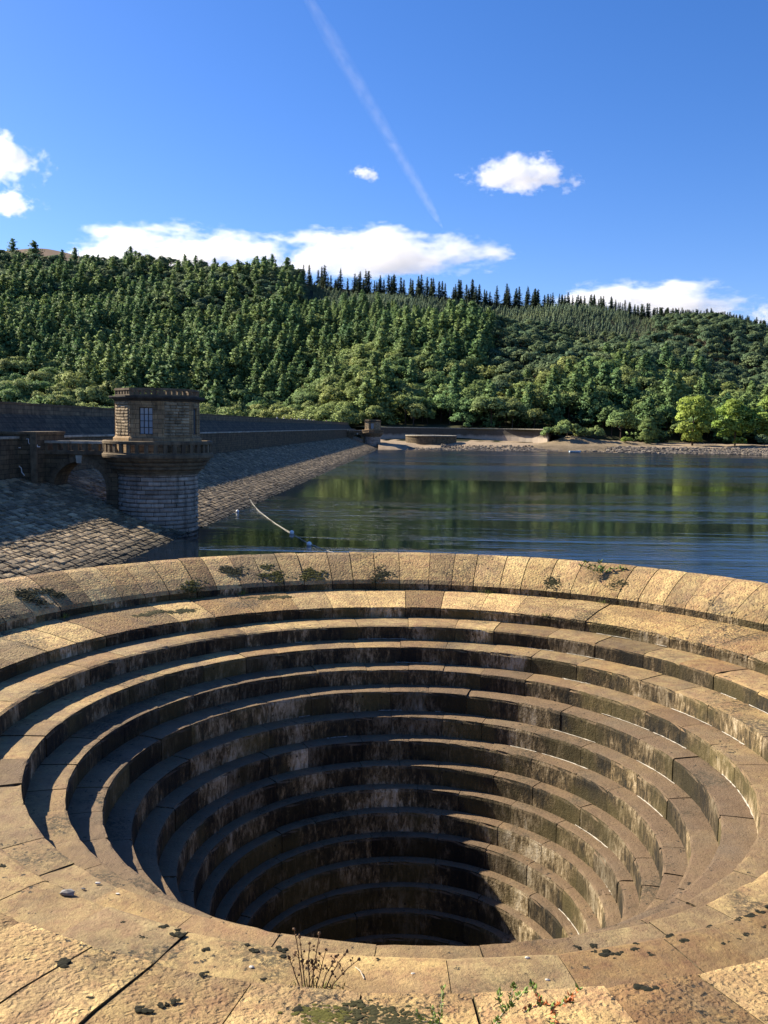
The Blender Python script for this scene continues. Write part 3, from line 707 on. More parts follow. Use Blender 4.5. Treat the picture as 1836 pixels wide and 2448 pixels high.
# abutment block with lime-filled cracks
ab = empty('bridge_abutment', dam(83.6, -18.0, 0), -DA); tag(ab, 'dark stone abutment block at the left edge with white stepped lime cracks', 'abutment')
s = MB(); s.box((0, 0, 6.4), (9.2, 6.4, 5.2)); s.build('block', [M_wall], ab)
s = MB()
for i in range(6): s.box((-3.9 + i * 1.56, 0, 9.1), (1.53, 6.6, .22), 0, 0, random.uniform(.3, .6))
s.build('coping', [M_tower], ab)
s = MB(); s.box((0, 0, 7.3), (9.3, 6.5, .25)); s.build('string_course', [M_tower], ab)
s = MB(); s.box((4.45, -3.3, 6.3), (.55, .3, 5.3)); s.build('pilaster', [M_tower], ab)
s = MB(); pts = [(2.9, 8.55), (3.1, 8.55), (3.1, 8.2), (3.3, 8.0), (3.9, 8.0), (3.9, 7.85), (4.15, 7.85)]
pts2 = [(2.35, 7.75), (1.95, 7.75), (1.95, 7.45), (1.65, 7.45), (1.75, 7.1), (1.9, 6.9), (2.1, 6.6), (2.1, 6.1), (2.35, 5.9), (2.4, 5.5), (2.65, 5.2)]
for P in (pts, pts2):
    s.tube([(x + .85, -3.215, z) for x, z in P], .05, 4)
s.build('lime_crack', [M_white0], ab)

# ================================================================ far shore masonry
sp2 = tag(empty('spillway', (22, 425, 0)), 'far round overflow spillway seen as a low dark drum on the opposite beach', 'spillway')
s = MB(); s.lathe([(12.15, -2), (12.15, 5.5), (12.4, 5.7), (12.4, 6.1)], 64); s.build('outer_wall', [M_wall], sp2, False)
s = MB(); s.lathe([(12.4, 6.1), (12.2, 6.35), (11.6, 6.2), (10.9, 5.4), (10.9, 5.2), (8.9, 5.1), (8.9, 4.8), (7.8, 4.7), (7.8, 4.3), (6.9, 4.3), (6.9, 3.8), (5.5, 3.7), (5.5, 2), (3, -2), (0.01, -2)], 64); s.build('stepped_crest', [M_coping], sp2, False)
def lower_pale():
    g = G('bleached_wall_stone', .85, .2); p = g.pos()
    c = g.mix(g.noise(p, .8, 5), (0.055, 0.047, 0.036), (0.13, 0.108, 0.08))
    pale = g.mix(g.noise(p, .5, 5), (0.36, 0.29, 0.22), (0.50, 0.42, 0.33))
    f = g.ramp(g.math('ADD', g.pz(), g.math('MULTIPLY', g.noise(g.pos((1, 1, .3)), .3, 4), 2.2)), [(.0, 1), (1, 1)])
    mr = g.n.new('ShaderNodeMapRange'); mr.inputs['From Min'].default_value = 6.6; mr.inputs['From Max'].default_value = 7.9; mr.inputs['To Min'].default_value = 1; mr.inputs['To Max'].default_value = 0
    g.l.new(g.math('ADD', g.pz(), g.math('MULTIPLY', g.noise(g.pos((1, 1, .3)), .3, 4), 2.2)), mr.inputs['Value'])
    c = g.mix(mr.outputs[0], c, pale)
    bn = g.n.new('ShaderNodeTexWave'); bn.bands_direction = 'Z'; bn.inputs['Scale'].default_value = .75; bn.inputs['Distortion'].default_value = .4; g.l.new(g.pos(), bn.inputs['Vector'])
    c = g.mix(g.math('MULTIPLY', bn.outputs['Fac'], .35), c, (0.06, .05, .04))
    return g.done(c, g.bump(g.noise(p, 2, 5), .6, .1))
M_pale = lower_pale()
rw = tag(empty('retaining_wall', (36, 400, 0)), 'curved stone retaining wall behind the far spillway, pale along its lower half', 'wall')
path = [(-9, 452), (12, 460), (28, 463)] + [(34 + 45 * math.sin(R(a)), 418 + 45 * math.cos(R(a))) for a in range(0, 84, 6)]
s = MB(); c = MB()
for (xa, ya), (xb, yb) in zip(path[:-1], path[1:]):
    A = (xa - 36, ya - 400); B = (xb - 36, yb - 400); d = Vector((B[0] - A[0], B[1] - A[1], 0)); nrm = Vector((-d.y, d.x, 0)).normalized() * .8
    s.add([(*A, 1.5), (*B, 1.5), (*B, 9.7), (*A, 9.7), (A[0] + nrm.x, A[1] + nrm.y, 1.5), (B[0] + nrm.x, B[1] + nrm.y, 1.5), (B[0] + nrm.x, B[1] + nrm.y, 9.7), (A[0] + nrm.x, A[1] + nrm.y, 9.7)], [(0, 1, 2, 3), (3, 2, 6, 7), (5, 4, 7, 6), (0, 3, 7, 4), (1, 5, 6, 2)])
    c.add([(A[0] - nrm.x * .15, A[1] - nrm.y * .15, 9.72), (B[0] - nrm.x * .15, B[1] - nrm.y * .15, 9.72), (B[0] - nrm.x * .15, B[1] - nrm.y * .15, 10.0), (A[0] - nrm.x * .15, A[1] - nrm.y * .15, 10.0), (A[0] + nrm.x * 1.1, A[1] + nrm.y * 1.1, 9.72), (B[0] + nrm.x * 1.1, B[1] + nrm.y * 1.1, 9.72), (B[0] + nrm.x * 1.1, B[1] + nrm.y * 1.1, 10.0), (A[0] + nrm.x * 1.1, A[1] + nrm.y * 1.1, 10.0)], [(0, 1, 2, 3), (3, 2, 6, 7), (5, 4, 7, 6), (0, 3, 7, 4), (1, 5, 6, 2), (0, 4, 5, 1)])
s.build('wall', [M_pale], rw); c.build('coping', [M_coping], rw)
# earth behind the wall
mb = MB(); mb.add([(-9, 453, 9.5), (12, 461, 9.5), (34, 464.5, 9.5), (60, 455, 9.5), (79, 427, 9.5), (112, 450, 5), (60, 490, 12), (0, 490, 12), (-20, 480, 10)], [(0, 1, 7, 8), (1, 2, 6, 7), (2, 3, 6), (3, 4, 5, 6)])
tag(mb.build('wall_backfill', [M_hill]), kind='structure')
# sandy mound at the end of the wall
mx, my = np.linspace(66, 150, 43), np.linspace(399, 448, 22)
def mound_z(x, y):
    e = 3.6 * math.exp(-((x - 90) / 10.5) ** 2 - ((y - 428) / 11.0) ** 2) + 2.2 * math.exp(-((x - 112) / 22) ** 2 - ((y - 428) / 12) ** 2)
    return 2.55 + e + .25 * math.sin(x * 1.1 + y * .7) * min(1, e) - max(0, 409 - y) * .35 - (1.5 if x < 68 or x > 148 else 0)
V = [(x, y, mound_z(x, y)) for y in my for x in mx]
tag(link('earth_mound', np_mesh('earth_mound', V, [(j * 43 + i, j * 43 + i + 1, (j + 1) * 43 + i + 1, (j + 1) * 43 + i) for j in range(21) for i in range(42)], M_bank, smooth=True)), kind='structure')

# boulders along the waterline
bp = []
for i in range(8):
    b = MB(); b.ico((0, 0, 0), 1, 1, .28, (1, random.uniform(.7, 1.1), random.uniform(.5, .75)), tint=random.uniform(.3, .8)); bp.append(b.mesh('boulder', [M_boulder]))
pts = []
for i in range(6500):
    x = random.uniform(10, 235); o = abs(random.gauss(0, 6.0 if x > 96 else 4.6)) - .8
    big = 1.0 if x > 100 else .62
    if x < 26 and o > 3: continue
    if 90 < x < 104 and random.random() < .6: continue
    y = shore_y(x) + o; zb = max(-.1, .25 * o) if o < 9 else 2.2
    pts.append((x, y, zb, big * random.choice([.22, .28, .35, .45, .6, .8, 1.1])))
pts.sort(key=lambda p: -p[3])
def zone_b(x): return 'grey boulder in the riprap below the bright shore trees' if x > 142 else 'grey boulder in the riprap right of the rowing boat' if x > 100 else 'grey boulder in the stony strip below the curved wall'
rocks = MB()
for i, p in enumerate(pts):
    if i < 200:
        o = link('boulder', bp[i % 8]); o.location = p[:3]; o.scale = (p[3],) * 3; o.rotation_euler = (0, 0, random.uniform(0, 6)); tag(o, zone_b(p[0]), 'boulder', zone_b(p[0]).replace('grey boulder', 'grey boulders'))
    else:
        rocks.ico(p[:3], p[3], 0, .3, (1, .9, .7), tint=random.uniform(.25, .8))
tag(rocks.build('rubble', [M_boulder]), kind='stuff')

# rowing boat at the far shore
bo = tag(empty('rowing_boat', (83.5, 390.2, 0), R(8)), 'small pale blue and white rowing boat lying at the far waterline', 'boat')
M_boat = simple('boat_paint', (0.55, 0.66, 0.74), .4, .1); M_white = simple('white_paint', (0.8, 0.8, 0.78), .4, .05)
h = MB(); st_ = [(-2.5, .75, .0), (-1.2, .95, -.12), (.4, .95, -.14), (1.6, .7, -.08), (2.4, .25, .1), (2.75, .03, .3)]
V = []
for x, wd, zk in st_: V += [(x, -wd, .62 + max(0, x) * .05), (x, -wd * .8, .2), (x, 0, zk), (x, wd * .8, .2), (x, wd, .62 + max(0, x) * .05)]
Fs = [(i * 5 + j, i * 5 + j + 1, (i + 1) * 5 + j + 1, (i + 1) * 5 + j) for i in range(5) for j in range(4)] + [(0, 1, 2, 3, 4)]
h.add(V, Fs); h.build('hull', [M_boat], bo)
g_ = MB()
for sgn in (-1, 1): g_.tube([(x, sgn * wd, .64 + max(0, x) * .05) for x, wd, zk in st_], .06, 5)
g_.build('gunwale', [M_white], bo)
for x in (-1.4, .5): s = MB(); s.box((x, 0, .45), (.3, 1.6, .05)); s.build('seat', [M_white], bo)

# floating boom rope with buoys
M_rope = simple('rope', (0.55, 0.53, 0.47), .8, .1)
ctrl = [(-18.9, 121.0, .75), (-17.0, 113.2, .12), (-14.5, 103.0, .03), (-11.0, 90.0, .03), (-8.3, 81.0, .03), (-6.4, 75.5, .03), (-4.2, 70.5, .03), (-1, 65.5, .05), (6, 61, .05)]
s = MB(); s.tube(ctrl, .012, 6); s.tube([(p[0] + .12 * math.sin(i * 2.1), p[1] + .2 * math.cos(i * 1.7), p[2] + .02) for i, p in enumerate(ctrl[:7])], .012, 5)
tag(s.build('boom_rope', [M_rope]), 'pale floating boom rope curving from the pitched slope across dark water', 'rope')
for i, (bx, by, lab) in enumerate([(-8.6, 82.3, 'white buoy floating midway along the boom rope'), (-6.3, 74.4, 'white buoy floating just behind the spillway rim')]):
    bu = tag(empty('buoy', (bx, by, 0)), lab, 'buoy', 'buoys on the boom rope')
    s = MB(); s.ico((0, 0, .13), .22, 2, 0, (1, 1, 1)); s.build('float', [M_white], bu, True)
    s = MB(); s.tube([(0, 0, .42), (.03, .1, .55), (0, .2, .42)], .03, 5); s.build('eye', [M_frame], bu)
bu = tag(empty('buoy', (-16.95, 102.0, 0)), 'white buoy at the water edge against the pitched slope', 'buoy', 'buoys on the boom rope')
s = MB(); s.ico((0, 0, .12), .2, 2, 0, (1, 1, 1)); s.build('float', [M_white], bu, True)

# ================================================================ trees
def leaf_cloud(cent, nrm, size, seed, tint):
    """quads around centres, facing roughly along nrm"""
    r = np.random.default_rng(seed); n = len(cent)
    nn = nrm + r.normal(0, .45, (n, 3)); nn /= np.linalg.norm(nn, axis=1, keepdims=True) + 1e-9
    a = np.cross(nn, r.normal(0, 1, (n, 3))); a /= np.linalg.norm(a, axis=1, keepdims=True) + 1e-9
    b = np.cross(nn, a); s1 = size * r.uniform(.6, 1.3, (n, 1)); s2 = size * r.uniform(.45, .95, (n, 1))
    fold = nn * (s1 * r.uniform(-.35, .15, (n, 1)))
    V = np.stack([cent - a * s1 + fold, cent - b * s2, cent + a * s1 + fold, cent + b * s2], 1).reshape(-1, 3)
    Fq = np.arange(n * 4).reshape(-1, 4); T = np.repeat(tint, 4)
    return V, Fq, T
def tree_mesh(name, kind, seed, h, mat, dens=1.0):
    r = np.random.default_rng(seed); cs, ns, ts, sn = [], [], [], []
    if kind in ('conifer', 'spruce', 'young'):
        rad = {'conifer': .31 * r.uniform(.8, 1.2), 'spruce': .26 * r.uniform(.8, 1.25), 'young': .26}[kind] * h; z0 = {'conifer': .06, 'spruce': .06, 'young': .02}[kind] * h
        lev = int({'conifer': 19, 'spruce': 17, 'young': 8}[kind] * dens); pw = .62 if kind == 'conifer' else 1.0
        for l in range(lev):
            t = (l + r.uniform(-.3, .3)) / lev; t = min(.97, max(0, t)); rr = rad * (1 - t) ** pw * r.uniform(.8, 1.15)
            nb = int(5 + 5 * (1 - t)); ph = r.uniform(0, 6.28)
            for b in range(nb):
                a = ph + 6.283 * b / nb + r.normal(0, .25); L = rr * r.uniform(.6, 1.25); z = z0 + (h - z0) * t + r.normal(0, .032 * h); lt = r.uniform(.25, .8)
                k = max(2, int(2 + L / (h * .035)))
                for q in range(k):
                    f = (q + .6) / k; x = L * f; dz = (.18 * x if kind == 'conifer' else -.16 * x)
                    for m_ in range(2):
                        cs.append((x * math.sin(a) + r.normal(0, .022 * h), x * math.cos(a) + r.normal(0, .022 * h), z + dz + r.normal(0, .014 * h))); ns.append((.5 * math.sin(a), .5 * math.cos(a), .8))
                        sn.append((.9 * math.sin(a) + r.normal(0, .2), .9 * math.cos(a) + r.normal(0, .2), .45 + .3 * t)); ts.append(lt * (.5 + .5 * f) + r.normal(0, .06))
        for q in range(8): cs.append((r.normal(0, .008 * h), r.normal(0, .008 * h), h * (.92 + .011 * q))); ns.append((r.normal(), r.normal(), .1)); ts.append(.6); sn.append((0, 0, 1))
        size = h * {'conifer': .031, 'spruce': .026, 'young': .05}[kind]
    else:
        nl = {'broad': 24, 'pine': 19, 'shrub': 12, 'full': 46}[kind]; per = int({'broad': 74, 'pine': 62, 'shrub': 60, 'full': 70}[kind] * dens)
        cz, rz, rx = {'broad': (.52, .42, .44), 'pine': (.62, .32, .30), 'shrub': (.42, .46, .62), 'full': (.47, .47, .34)}[kind]
        for l in range(nl):
            d = r.normal(0, 1, 3); d /= np.linalg.norm(d)
            if kind == 'shrub': d[2] = abs(d[2]) - .25
            elif kind != 'full': d[2] = abs(d[2]) * 1.0 - .3
            rr = r.uniform(.5, .92); c = np.array([d[0] * rx * h * rr, d[1] * rx * h * rr, cz * h + d[2] * rz * h * rr])
            if kind == 'full' and c[2] < .3 * h: c[:2] *= .85
            lr = h * {'broad': .14, 'pine': .105, 'shrub': .2, 'full': .105}[kind] * r.uniform(.65, 1.3); lt = r.uniform(.25, .8)
            dd = r.normal(0, 1, (per, 3)); dd /= np.linalg.norm(dd, axis=1, keepdims=True); dd[:, 2] = np.where(dd[:, 2] < -.4, -dd[:, 2], dd[:, 2])
            flat = .62 if kind == 'pine' else .8
            p = c + dd * np.array([lr, lr, lr * flat]) * r.uniform(.70, 1.14, (per, 1)); out = c - np.array([0, 0, cz * h * .8]); out = out / (np.linalg.norm(out) + 1e-6)
            cs.extend(p.tolist()); ns.extend((dd + np.array([0, 0, .35])).tolist()); sn.extend((dd * .75 + out * .5 + r.normal(0, .18, (per, 3)) + np.array([0, 0, .12])).tolist()); ts.extend((lt + r.normal(0, .1, per)).tolist())
        size = h * {'broad': .030, 'pine': .028, 'shrub': .055, 'full': .022}[kind]
    V, Fq, T = leaf_cloud(np.array(cs), np.array(ns), size, seed, np.clip(np.array(ts), 0, 1))
    sn = np.array(sn); sn /= np.linalg.norm(sn, axis=1, keepdims=True) + 1e-9; SN_ = np.repeat(sn, 4, axis=0)
    # trunk and limbs
    tb = MB(); top = h * {'conifer': .9, 'spruce': .95, 'young': .8, 'broad': .6, 'pine': .75, 'shrub': .4, 'full': .7}[kind]; r0 = h * .016
    tb.tube([(0, 0, -.06 * h), (r.normal(0, .008 * h), r.normal(0, .008 * h), top * .5), (r.normal(0, .012 * h), r.normal(0, .012 * h), top)], [r0 * 1.2, r0 * .8, r0 * .25], 6)
    if kind in ('broad', 'pine', 'shrub', 'full'):
        for l in range(5):
            a = l * 1.3 + r.uniform(0, .5); z = top * r.uniform(.4, .75)
            tb.tube([(0, 0, z), (.12 * h * math.sin(a), .12 * h * math.cos(a), z + .12 * h), (.24 * h * math.sin(a), .24 * h * math.cos(a), z + .2 * h)], [r0 * .5, r0 * .35, r0 * .15], 5)
    return (V, Fq, T, SN_), tb
def joined_tree(name, kind, seed, h, mat, dens=1.0):
    (V, Fq, T, SN_), tb = tree_mesh(name, kind, seed, h, mat, dens)
    nv = len(V); tv = np.array(tb.v); allv = np.concatenate([V, tv]); faces = [tuple(f) for f in Fq.tolist()] + [tuple(i + nv for i in f) for f in tb.f]
    mi = [0] * len(Fq) + [1] * len(tb.f); tt = np.concatenate([T, np.full(len(tb.v), .5)])
    tn = np.stack([tv[:, 0], tv[:, 1], np.full(len(tv), .01)], 1); tn /= np.linalg.norm(tn, axis=1, keepdims=True) + 1e-9
    return np_mesh(name, allv, faces, [mat, M_bark], mi, tt, True, np.concatenate([SN_, tn]))
KIND = {'conifer': ('larch_tree', 'conifer', 22, M_conif, 7), 'pine': ('pine_tree', 'pine', 18, M_pine, 6), 'broad': ('broadleaf_tree', 'broad', 17, M_broad, 7),
        'spruce': ('spruce_tree', 'spruce', 25, M_spruce, 6), 'young': ('young_spruce', 'young', 6, M_young, 3)}
TM = {k: [joined_tree(v[0], v[1], 100 + 17 * i + len(k), v[2], v[3]) for i in range(v[4])] for k, v in KIND.items()}
CREST_L = lambda x: 963 + (x / 277) * 10 if x < 277 else (973 + (x - 277) * .0735 if x < 776 else 1010)
plots = []        # kind, x, y, z, scale, rot
y = 459.0
while y < 960:
    x = -(.47 * y + 330)
    while x < .47 * y + 230:
        px_, py_ = x + random.uniform(-3.4, 3.4), y + random.uniform(-3.2, 3.2); step = 10.4 if (a_ := px_ / py_) < .10 else 9.6
        t = (py_ - 459) / 496; a = px_ / py_
        wob = .05 * math.sin(px_ * .03) + .04 * math.sin(px_ * .011 + 1) + random.gauss(0, .035)
        k = None
        strip = -.095 < a < .30 and 788 < py_ < 926
        if strip: k = 'young'; step = 3.9
        elif py_ >= 922 and -.10 < a < .17: k = None if py_ < 930 else 'spruce'; step = 8.2
        elif py_ > 885 and a >= .13: k = 'spruce'; step = 7.5
        elif a > .12: k = ('pine' if t + wob > .20 else ('conifer' if random.random() < .35 else 'broad'))
        elif a > -.05: k = ('conifer' if t + wob > .34 else ('broad' if random.random() < .72 else 'conifer'))
        elif t + wob < .17: k = 'broad'
        elif t + wob < .62: k = 'conifer' if random.random() < .86 else 'broad'
        else: k = 'pine' if random.random() < .75 else 'conifer'
        if k == 'spruce' and py_ > 930 and a < .17:
            sc_ = random.choice([random.uniform(.35, .65), random.uniform(.55, .85), random.uniform(.7, .98)])
            px_ += random.uniform(-4, 4)
            if math.sin(px_ * .21) + .7 * math.sin(px_ * .083 + 1) + random.uniform(-.8, .8) < -1.25: k = 'young'
        elif k == 'spruce': sc_ = random.uniform(.45, .66)
        else: sc_ = random.uniform(.68, 1.25) * (.62 if (-.11 < a < .32 and 715 < py_ < 800 and k != 'young') else .62 if (a >= .27 and py_ > 770) else 1)
        inwall = (-20 < px_ < 118 and py_ < 476)
        if k and not inwall and not (px_ > 60 and py_ < 466 and random.random() < .5): plots.append((k, px_, py_, hill_z(px_, py_) - .3, sc_, random.uniform(0, 6.28)))
        x += step
    y += 9.2 if not (785 < y < 920) else 4.6
def tvis(p):
    k, x, y, z, sc_, ro_ = p; h = KIND[k][2] * sc_; s_ = proj((x, y, z + h * .75))
    if s_ is None or not (6 < s_[0] < 1830): return 0
    if s_[0] < 865 and s_[1] > CREST_L(s_[0]) - 6: return 0
    return h / s_[2] * (1.7 if k == 'spruce' and y > 920 else 1)
order = sorted(range(len(plots)), key=lambda i: -tvis(plots[i]))
quota = {'conifer': 105, 'broad': 95, 'pine': 55, 'spruce': 45, 'young': 0}
def tree_label(k, x, y):
    s_ = proj((x, y, hill_z(x, y) + 8)); px_ = s_[0]; a = x / y
    where = 'left of the near tower' if px_ < 260 else 'above the near tower' if px_ < 500 else 'between the two towers' if px_ < 850 else 'above the curved wall' if px_ < 1310 else 'behind the right-hand shore'
    lev = 'at the foot of the wood' if y < 475 else 'low on the wooded hill' if y < 540 else 'halfway up the wooded hill' if y < 680 else 'high on the wooded hill'
    if k == 'spruce':
        if a >= .17: return 'small dark spruce on the right-hand skyline ' + where.replace('behind', 'over'), 'spruce tree'
        third = 'left' if px_ < 900 else 'middle' if px_ < 1080 else 'right'
        return 'tall dark spruce in the %s third of the ragged skyline row' % third, 'spruce tree'
    nm = {'broad': ('rounded yellow-green broadleaf tree', 'tree'), 'conifer': ('pointed green larch', 'larch tree'), 'pine': ('dark blue-green pine', 'pine tree')}[k]
    return nm[0] + ' ' + lev + ', ' + where, nm[1]
indiv = set()
for i in order:
    k = plots[i][0]
    if tvis(plots[i]) > 0 and quota[k] > 0:
        quota[k] -= 1; indiv.add(i)
        _, x, y, z, sc_, ro_ = plots[i]
        o = link(KIND[k][0], TM[k][i % len(TM[k])]); o.location = (x, y, z); o.scale = (sc_ * random.uniform(.9, 1.15),) * 2 + (sc_,); o.rotation_euler = (0, 0, ro_)
        lab, cat = tree_label(k, x, y); tag(o, lab, cat, 'trees: ' + lab)
young0 = link('young_spruce', TM['young'][0]); yz = (-20, 828); young0.location = (*yz, hill_z(*yz) - .3); tag(young0, 'young pale spruce at the lower edge of the plantation strip under the skyline row', 'spruce tree')
# the rest of the wood: one object per kind, instanced on points
def forest(name, kinds, src):
    P = [p for i, p in enumerate(plots) if i not in indiv and p[0] in kinds]
    me = bpy.data.meshes.new(name); me.vertices.add(len(P)); me.vertices.foreach_set('co', np.array([p[1:4] for p in P], dtype=np.float32).ravel())
    for nm, ty, vals in (('tscale', 'FLOAT', [p[4] for p in P]), ('trot', 'FLOAT', [p[5] for p in P]), ('twide', 'FLOAT', [p[4] * random.uniform(.8, 1.3) for p in P]), ('tvar', 'INT', [random.randrange(len(src)) for p in P])):
        a = me.attributes.new(nm, ty, 'POINT'); a.data.foreach_set('value', vals)
    o = link(name, me); ng = bpy.data.node_groups.new(name, 'GeometryNodeTree')
    ng.interface.new_socket('Geometry', in_out='INPUT', socket_type='NodeSocketGeometry'); ng.interface.new_socket('Geometry', in_out='OUTPUT', socket_type='NodeSocketGeometry')
    N = ng.nodes; L = ng.links; gi = N.new('NodeGroupInput'); go = N.new('NodeGroupOutput'); jn = N.new('GeometryNodeGeometryToInstance')
    for s_ in reversed(src):
        oi = N.new('GeometryNodeObjectInfo'); oi.inputs['Object'].default_value = s_; oi.transform_space = 'ORIGINAL'; L.new(oi.outputs['Geometry'], jn.inputs[0])
    def na(nm, ty): q = N.new('GeometryNodeInputNamedAttribute'); q.data_type = ty; q.inputs['Name'].default_value = nm; return q.outputs[0]
    ip = N.new('GeometryNodeInstanceOnPoints'); L.new(gi.outputs[0], ip.inputs['Points']); L.new(jn.outputs[0], ip.inputs['Instance']); ip.inputs['Pick Instance'].default_value = True
    L.new(na('tvar', 'INT'), ip.inputs['Instance Index']); cx_ = N.new('ShaderNodeCombineXYZ'); L.new(na('trot', 'FLOAT'), cx_.inputs['Z']); L.new(cx_.outputs[0], ip.inputs['Rotation']); cs_ = N.new('ShaderNodeCombineXYZ'); L.new(na('twide', 'FLOAT'), cs_.inputs['X']); L.new(na('twide', 'FLOAT'), cs_.inputs['Y']); L.new(na('tscale', 'FLOAT'), cs_.inputs['Z']); L.new(cs_.outputs[0], ip.inputs['Scale'])
    L.new(ip.outputs[0], go.inputs[0]); md = o.modifiers.new('forest', 'NODES'); md.node_group = ng
    return tag(o, kind='stuff')
def first_of(k):
    out = []
    for m in TM[k]:
        q = [o for o in scene.objects if o.type == 'MESH' and o.data == m]
        if q: out.append(q[0])
    return out
for k, nm in (('conifer', 'larch_wood'), ('pine', 'pine_wood'), ('broad', 'broadleaf_wood'), ('spruce', 'spruce_wood')):
    forest(nm, (k,), first_of(k))
forest('spruce_plantation', ('young',), [young0])

# shoreline trees and bushes, each with its own trunk and crown
def shore_tree(name, kind, x, y, z, h, wid, mat, label, cat, seed, group, dens=1.5):
    root = tag(empty(name, (x, y, z)), label, cat, group)
    (V, Fq, T, SN_), tb = tree_mesh(name, kind, seed, h, mat, dens); V = V * np.array([wid, wid, 1])
    link('crown', np_mesh('crown', V, Fq, [mat], None, T, True, SN_), root); tb.build('trunk', [M_bark], root, True)
    return root
BR = 'bright trees on the right-hand shore'
def sx(px, d): return (px - 918) / 2118 * d
shore_tree('broadleaf_tree', 'full', sx(1650, 425), 425, 3.0, 27.0, .95, M_bright, 'tall bright yellow-green tree, left of the big ones on the right shore', 'tree', 11, BR, 2.2)
shore_tree('broadleaf_tree', 'full', sx(1752, 428), 428, 3.0, 25.5, 1.2, M_bright, 'broad bright yellow-green tree, middle one on the right shore', 'tree', 23, BR, 2.2)
shore_tree('broadleaf_tree', 'full', sx(1850, 424), 424, 3.0, 27.0, 1.1, M_bright, 'bright green tree cut by the right edge of the view', 'tree', 35, BR, 2.2)
shore_tree('broadleaf_tree', 'full', sx(1544, 424), 424, 3.0, 13.5, 1.1, M_broad, 'small rounded green tree standing alone left of the bright shore trees', 'tree', 47, 'small shore trees')
SHB = 'bushes along the right-hand shore'
shore_tree('bush', 'shrub', sx(1352, 424), 424, 5.4, 10.5, 1.1, M_broad, 'large spreading green bush on the bank at the end of the curved wall', 'bush', 51, SHB)
shore_tree('bush', 'shrub', sx(1308, 430), 427, 4.6, 8.0, 1.05, M_broad, 'rounded bush hiding the right end of the curved wall', 'bush', 53, SHB)
shore_tree('bush', 'shrub', sx(1385, 428), 428, 4.6, 8.5, .95, M_broad, 'mid-sized bush between the spreading bush and the upright bush', 'bush', 55, SHB)
shore_tree('bush', 'shrub', sx(1420, 425), 425, 4.4, 10.0, .62, M_broad, 'upright green bush right of the bush at the wall end', 'bush', 57, SHB)
shore_tree('bush', 'shrub', sx(1492, 420), 420, 3.3, 4.5, 1.1, M_bright, 'low yellowish bush on the shore between the upright bush and small tree', 'bush', 61, SHB)
shore_tree('bush', 'shrub', sx(1822, 412), 412, 3.0, 7.5, .8, M_pine, 'grey-green bush in front of the right edge tree', 'bush', 67, SHB)
shore_tree('bush', 'shrub', sx(1112, 462), 461.5, 9.4, 4.0, .9, M_broad, 'small bush growing on top of the curved retaining wall', 'bush', 71, 'wall-top plants')
for i, (px_, hh) in enumerate(((1170, 21), (1218, 17), (1268, 13))):
    shore_tree('broadleaf_tree', 'broad', sx(px_, 472), 472 - i * 3, 9.6, hh, 1.25, M_broad, ['rounded pale green tree behind the curved wall, leftmost of three', 'rounded pale green tree behind the curved wall, middle of three', 'low pale green tree behind the right end of the curved wall'][i], 'tree', 81 + i, 'trees behind the curved wall', 1.3)

# ================================================================ people on the crest
def person_mesh(name, mats, arm):
    bm = bpy.data.meshes.new(name + '_cage')
    P = [(0, 0, .95), (0, 0, 1.2), (0, 0, 1.42), (0, 0, 1.52), (0, .01, 1.62), (0, .015, 1.72), (.1, 0, .88), (.11, .02, .48), (.11, -.02, .08), (.11, .12, .04), (-.1, 0, .88), (-.11, -.02, .48), (-.11, 0, .08), (-.11, .13, .04),
         (.19, 0, 1.4), (.25, .02, 1.13), (.24, .1 + arm, .92), (.23, .14 + arm, .83), (-.19, 0, 1.4), (-.25, 0, 1.13), (-.24, .1, .92), (-.23, .13, .83)]
    E_ = [(0, 1), (1, 2), (2, 3), (3, 4), (4, 5), (0, 6), (6, 7), (7, 8), (8, 9), (0, 10), (10, 11), (11, 12), (12, 13), (2, 14), (14, 15), (15, 16), (16, 17), (2, 18), (18, 19), (19, 20), (20, 21)]
    rad = [.15, .15, .15, .06, .10, .085, .095, .065, .045, .04, .095, .065, .045, .04, .075, .055, .04, .04, .075, .055, .04, .04]
    bm.from_pydata(P, E_, []); o = bpy.data.objects.new(name, bm); C.objects.link(o)
    sk = o.modifiers.new('skin', 'SKIN'); sb = o.modifiers.new('sub', 'SUBSURF'); sb.levels = 1
    for i, v in enumerate(bm.skin_vertices[0].data): v.radius = (rad[i], rad[i] * (.7 if i < 3 else 1)); v.use_root = i == 0
    dg = bpy.context.evaluated_depsgraph_get(); me = bpy.data.meshes.new_from_object(o.evaluated_get(dg)); bpy.data.objects.remove(o); bpy.data.meshes.remove(bm)
    me.materials.clear()
    for m in mats: me.materials.append(m)
    for p in me.polygons:
        z = p.center.z; x = abs(p.center.x); p.material_index = 2 if z > 1.53 or (x > .17 and z < .9) else (0 if z > .88 else 1); p.use_smooth = True
    me.name = name; return me
M_skin = simple('skin', (0.45, 0.28, 0.2), .6, .1); M_hair = simple('hair', (0.05, 0.035, 0.025), .7); M_trous = simple('trousers', (0.05, 0.055, 0.08), .9)
JK = [('red', (0.55, 0.05, 0.05)), ('pale pink', (0.75, 0.52, 0.48)), ('white', (0.8, 0.78, 0.74)), ('pale grey', (0.6, 0.6, 0.6)), ('cream', (0.75, 0.66, 0.5))]
PM = [person_mesh('person', [simple(n.replace(' ', '_') + '_jacket', c, .8), M_trous, M_skin], .05 * i) for i, (n, c) in enumerate(JK)]
hb = MB(); hb.ico((0, -.02, 1.72), .105, 2, .05, (1, 1.05, .85)); HM = hb.mesh('hair', [M_hair], True)
ppl = [(121.8, 0), (250, 2), (262, 3), (276, 1), (283, 4), (292, 2), (300, 1), (306, 3), (314, 2), (322, 4), (330, 1), (372, 1)]
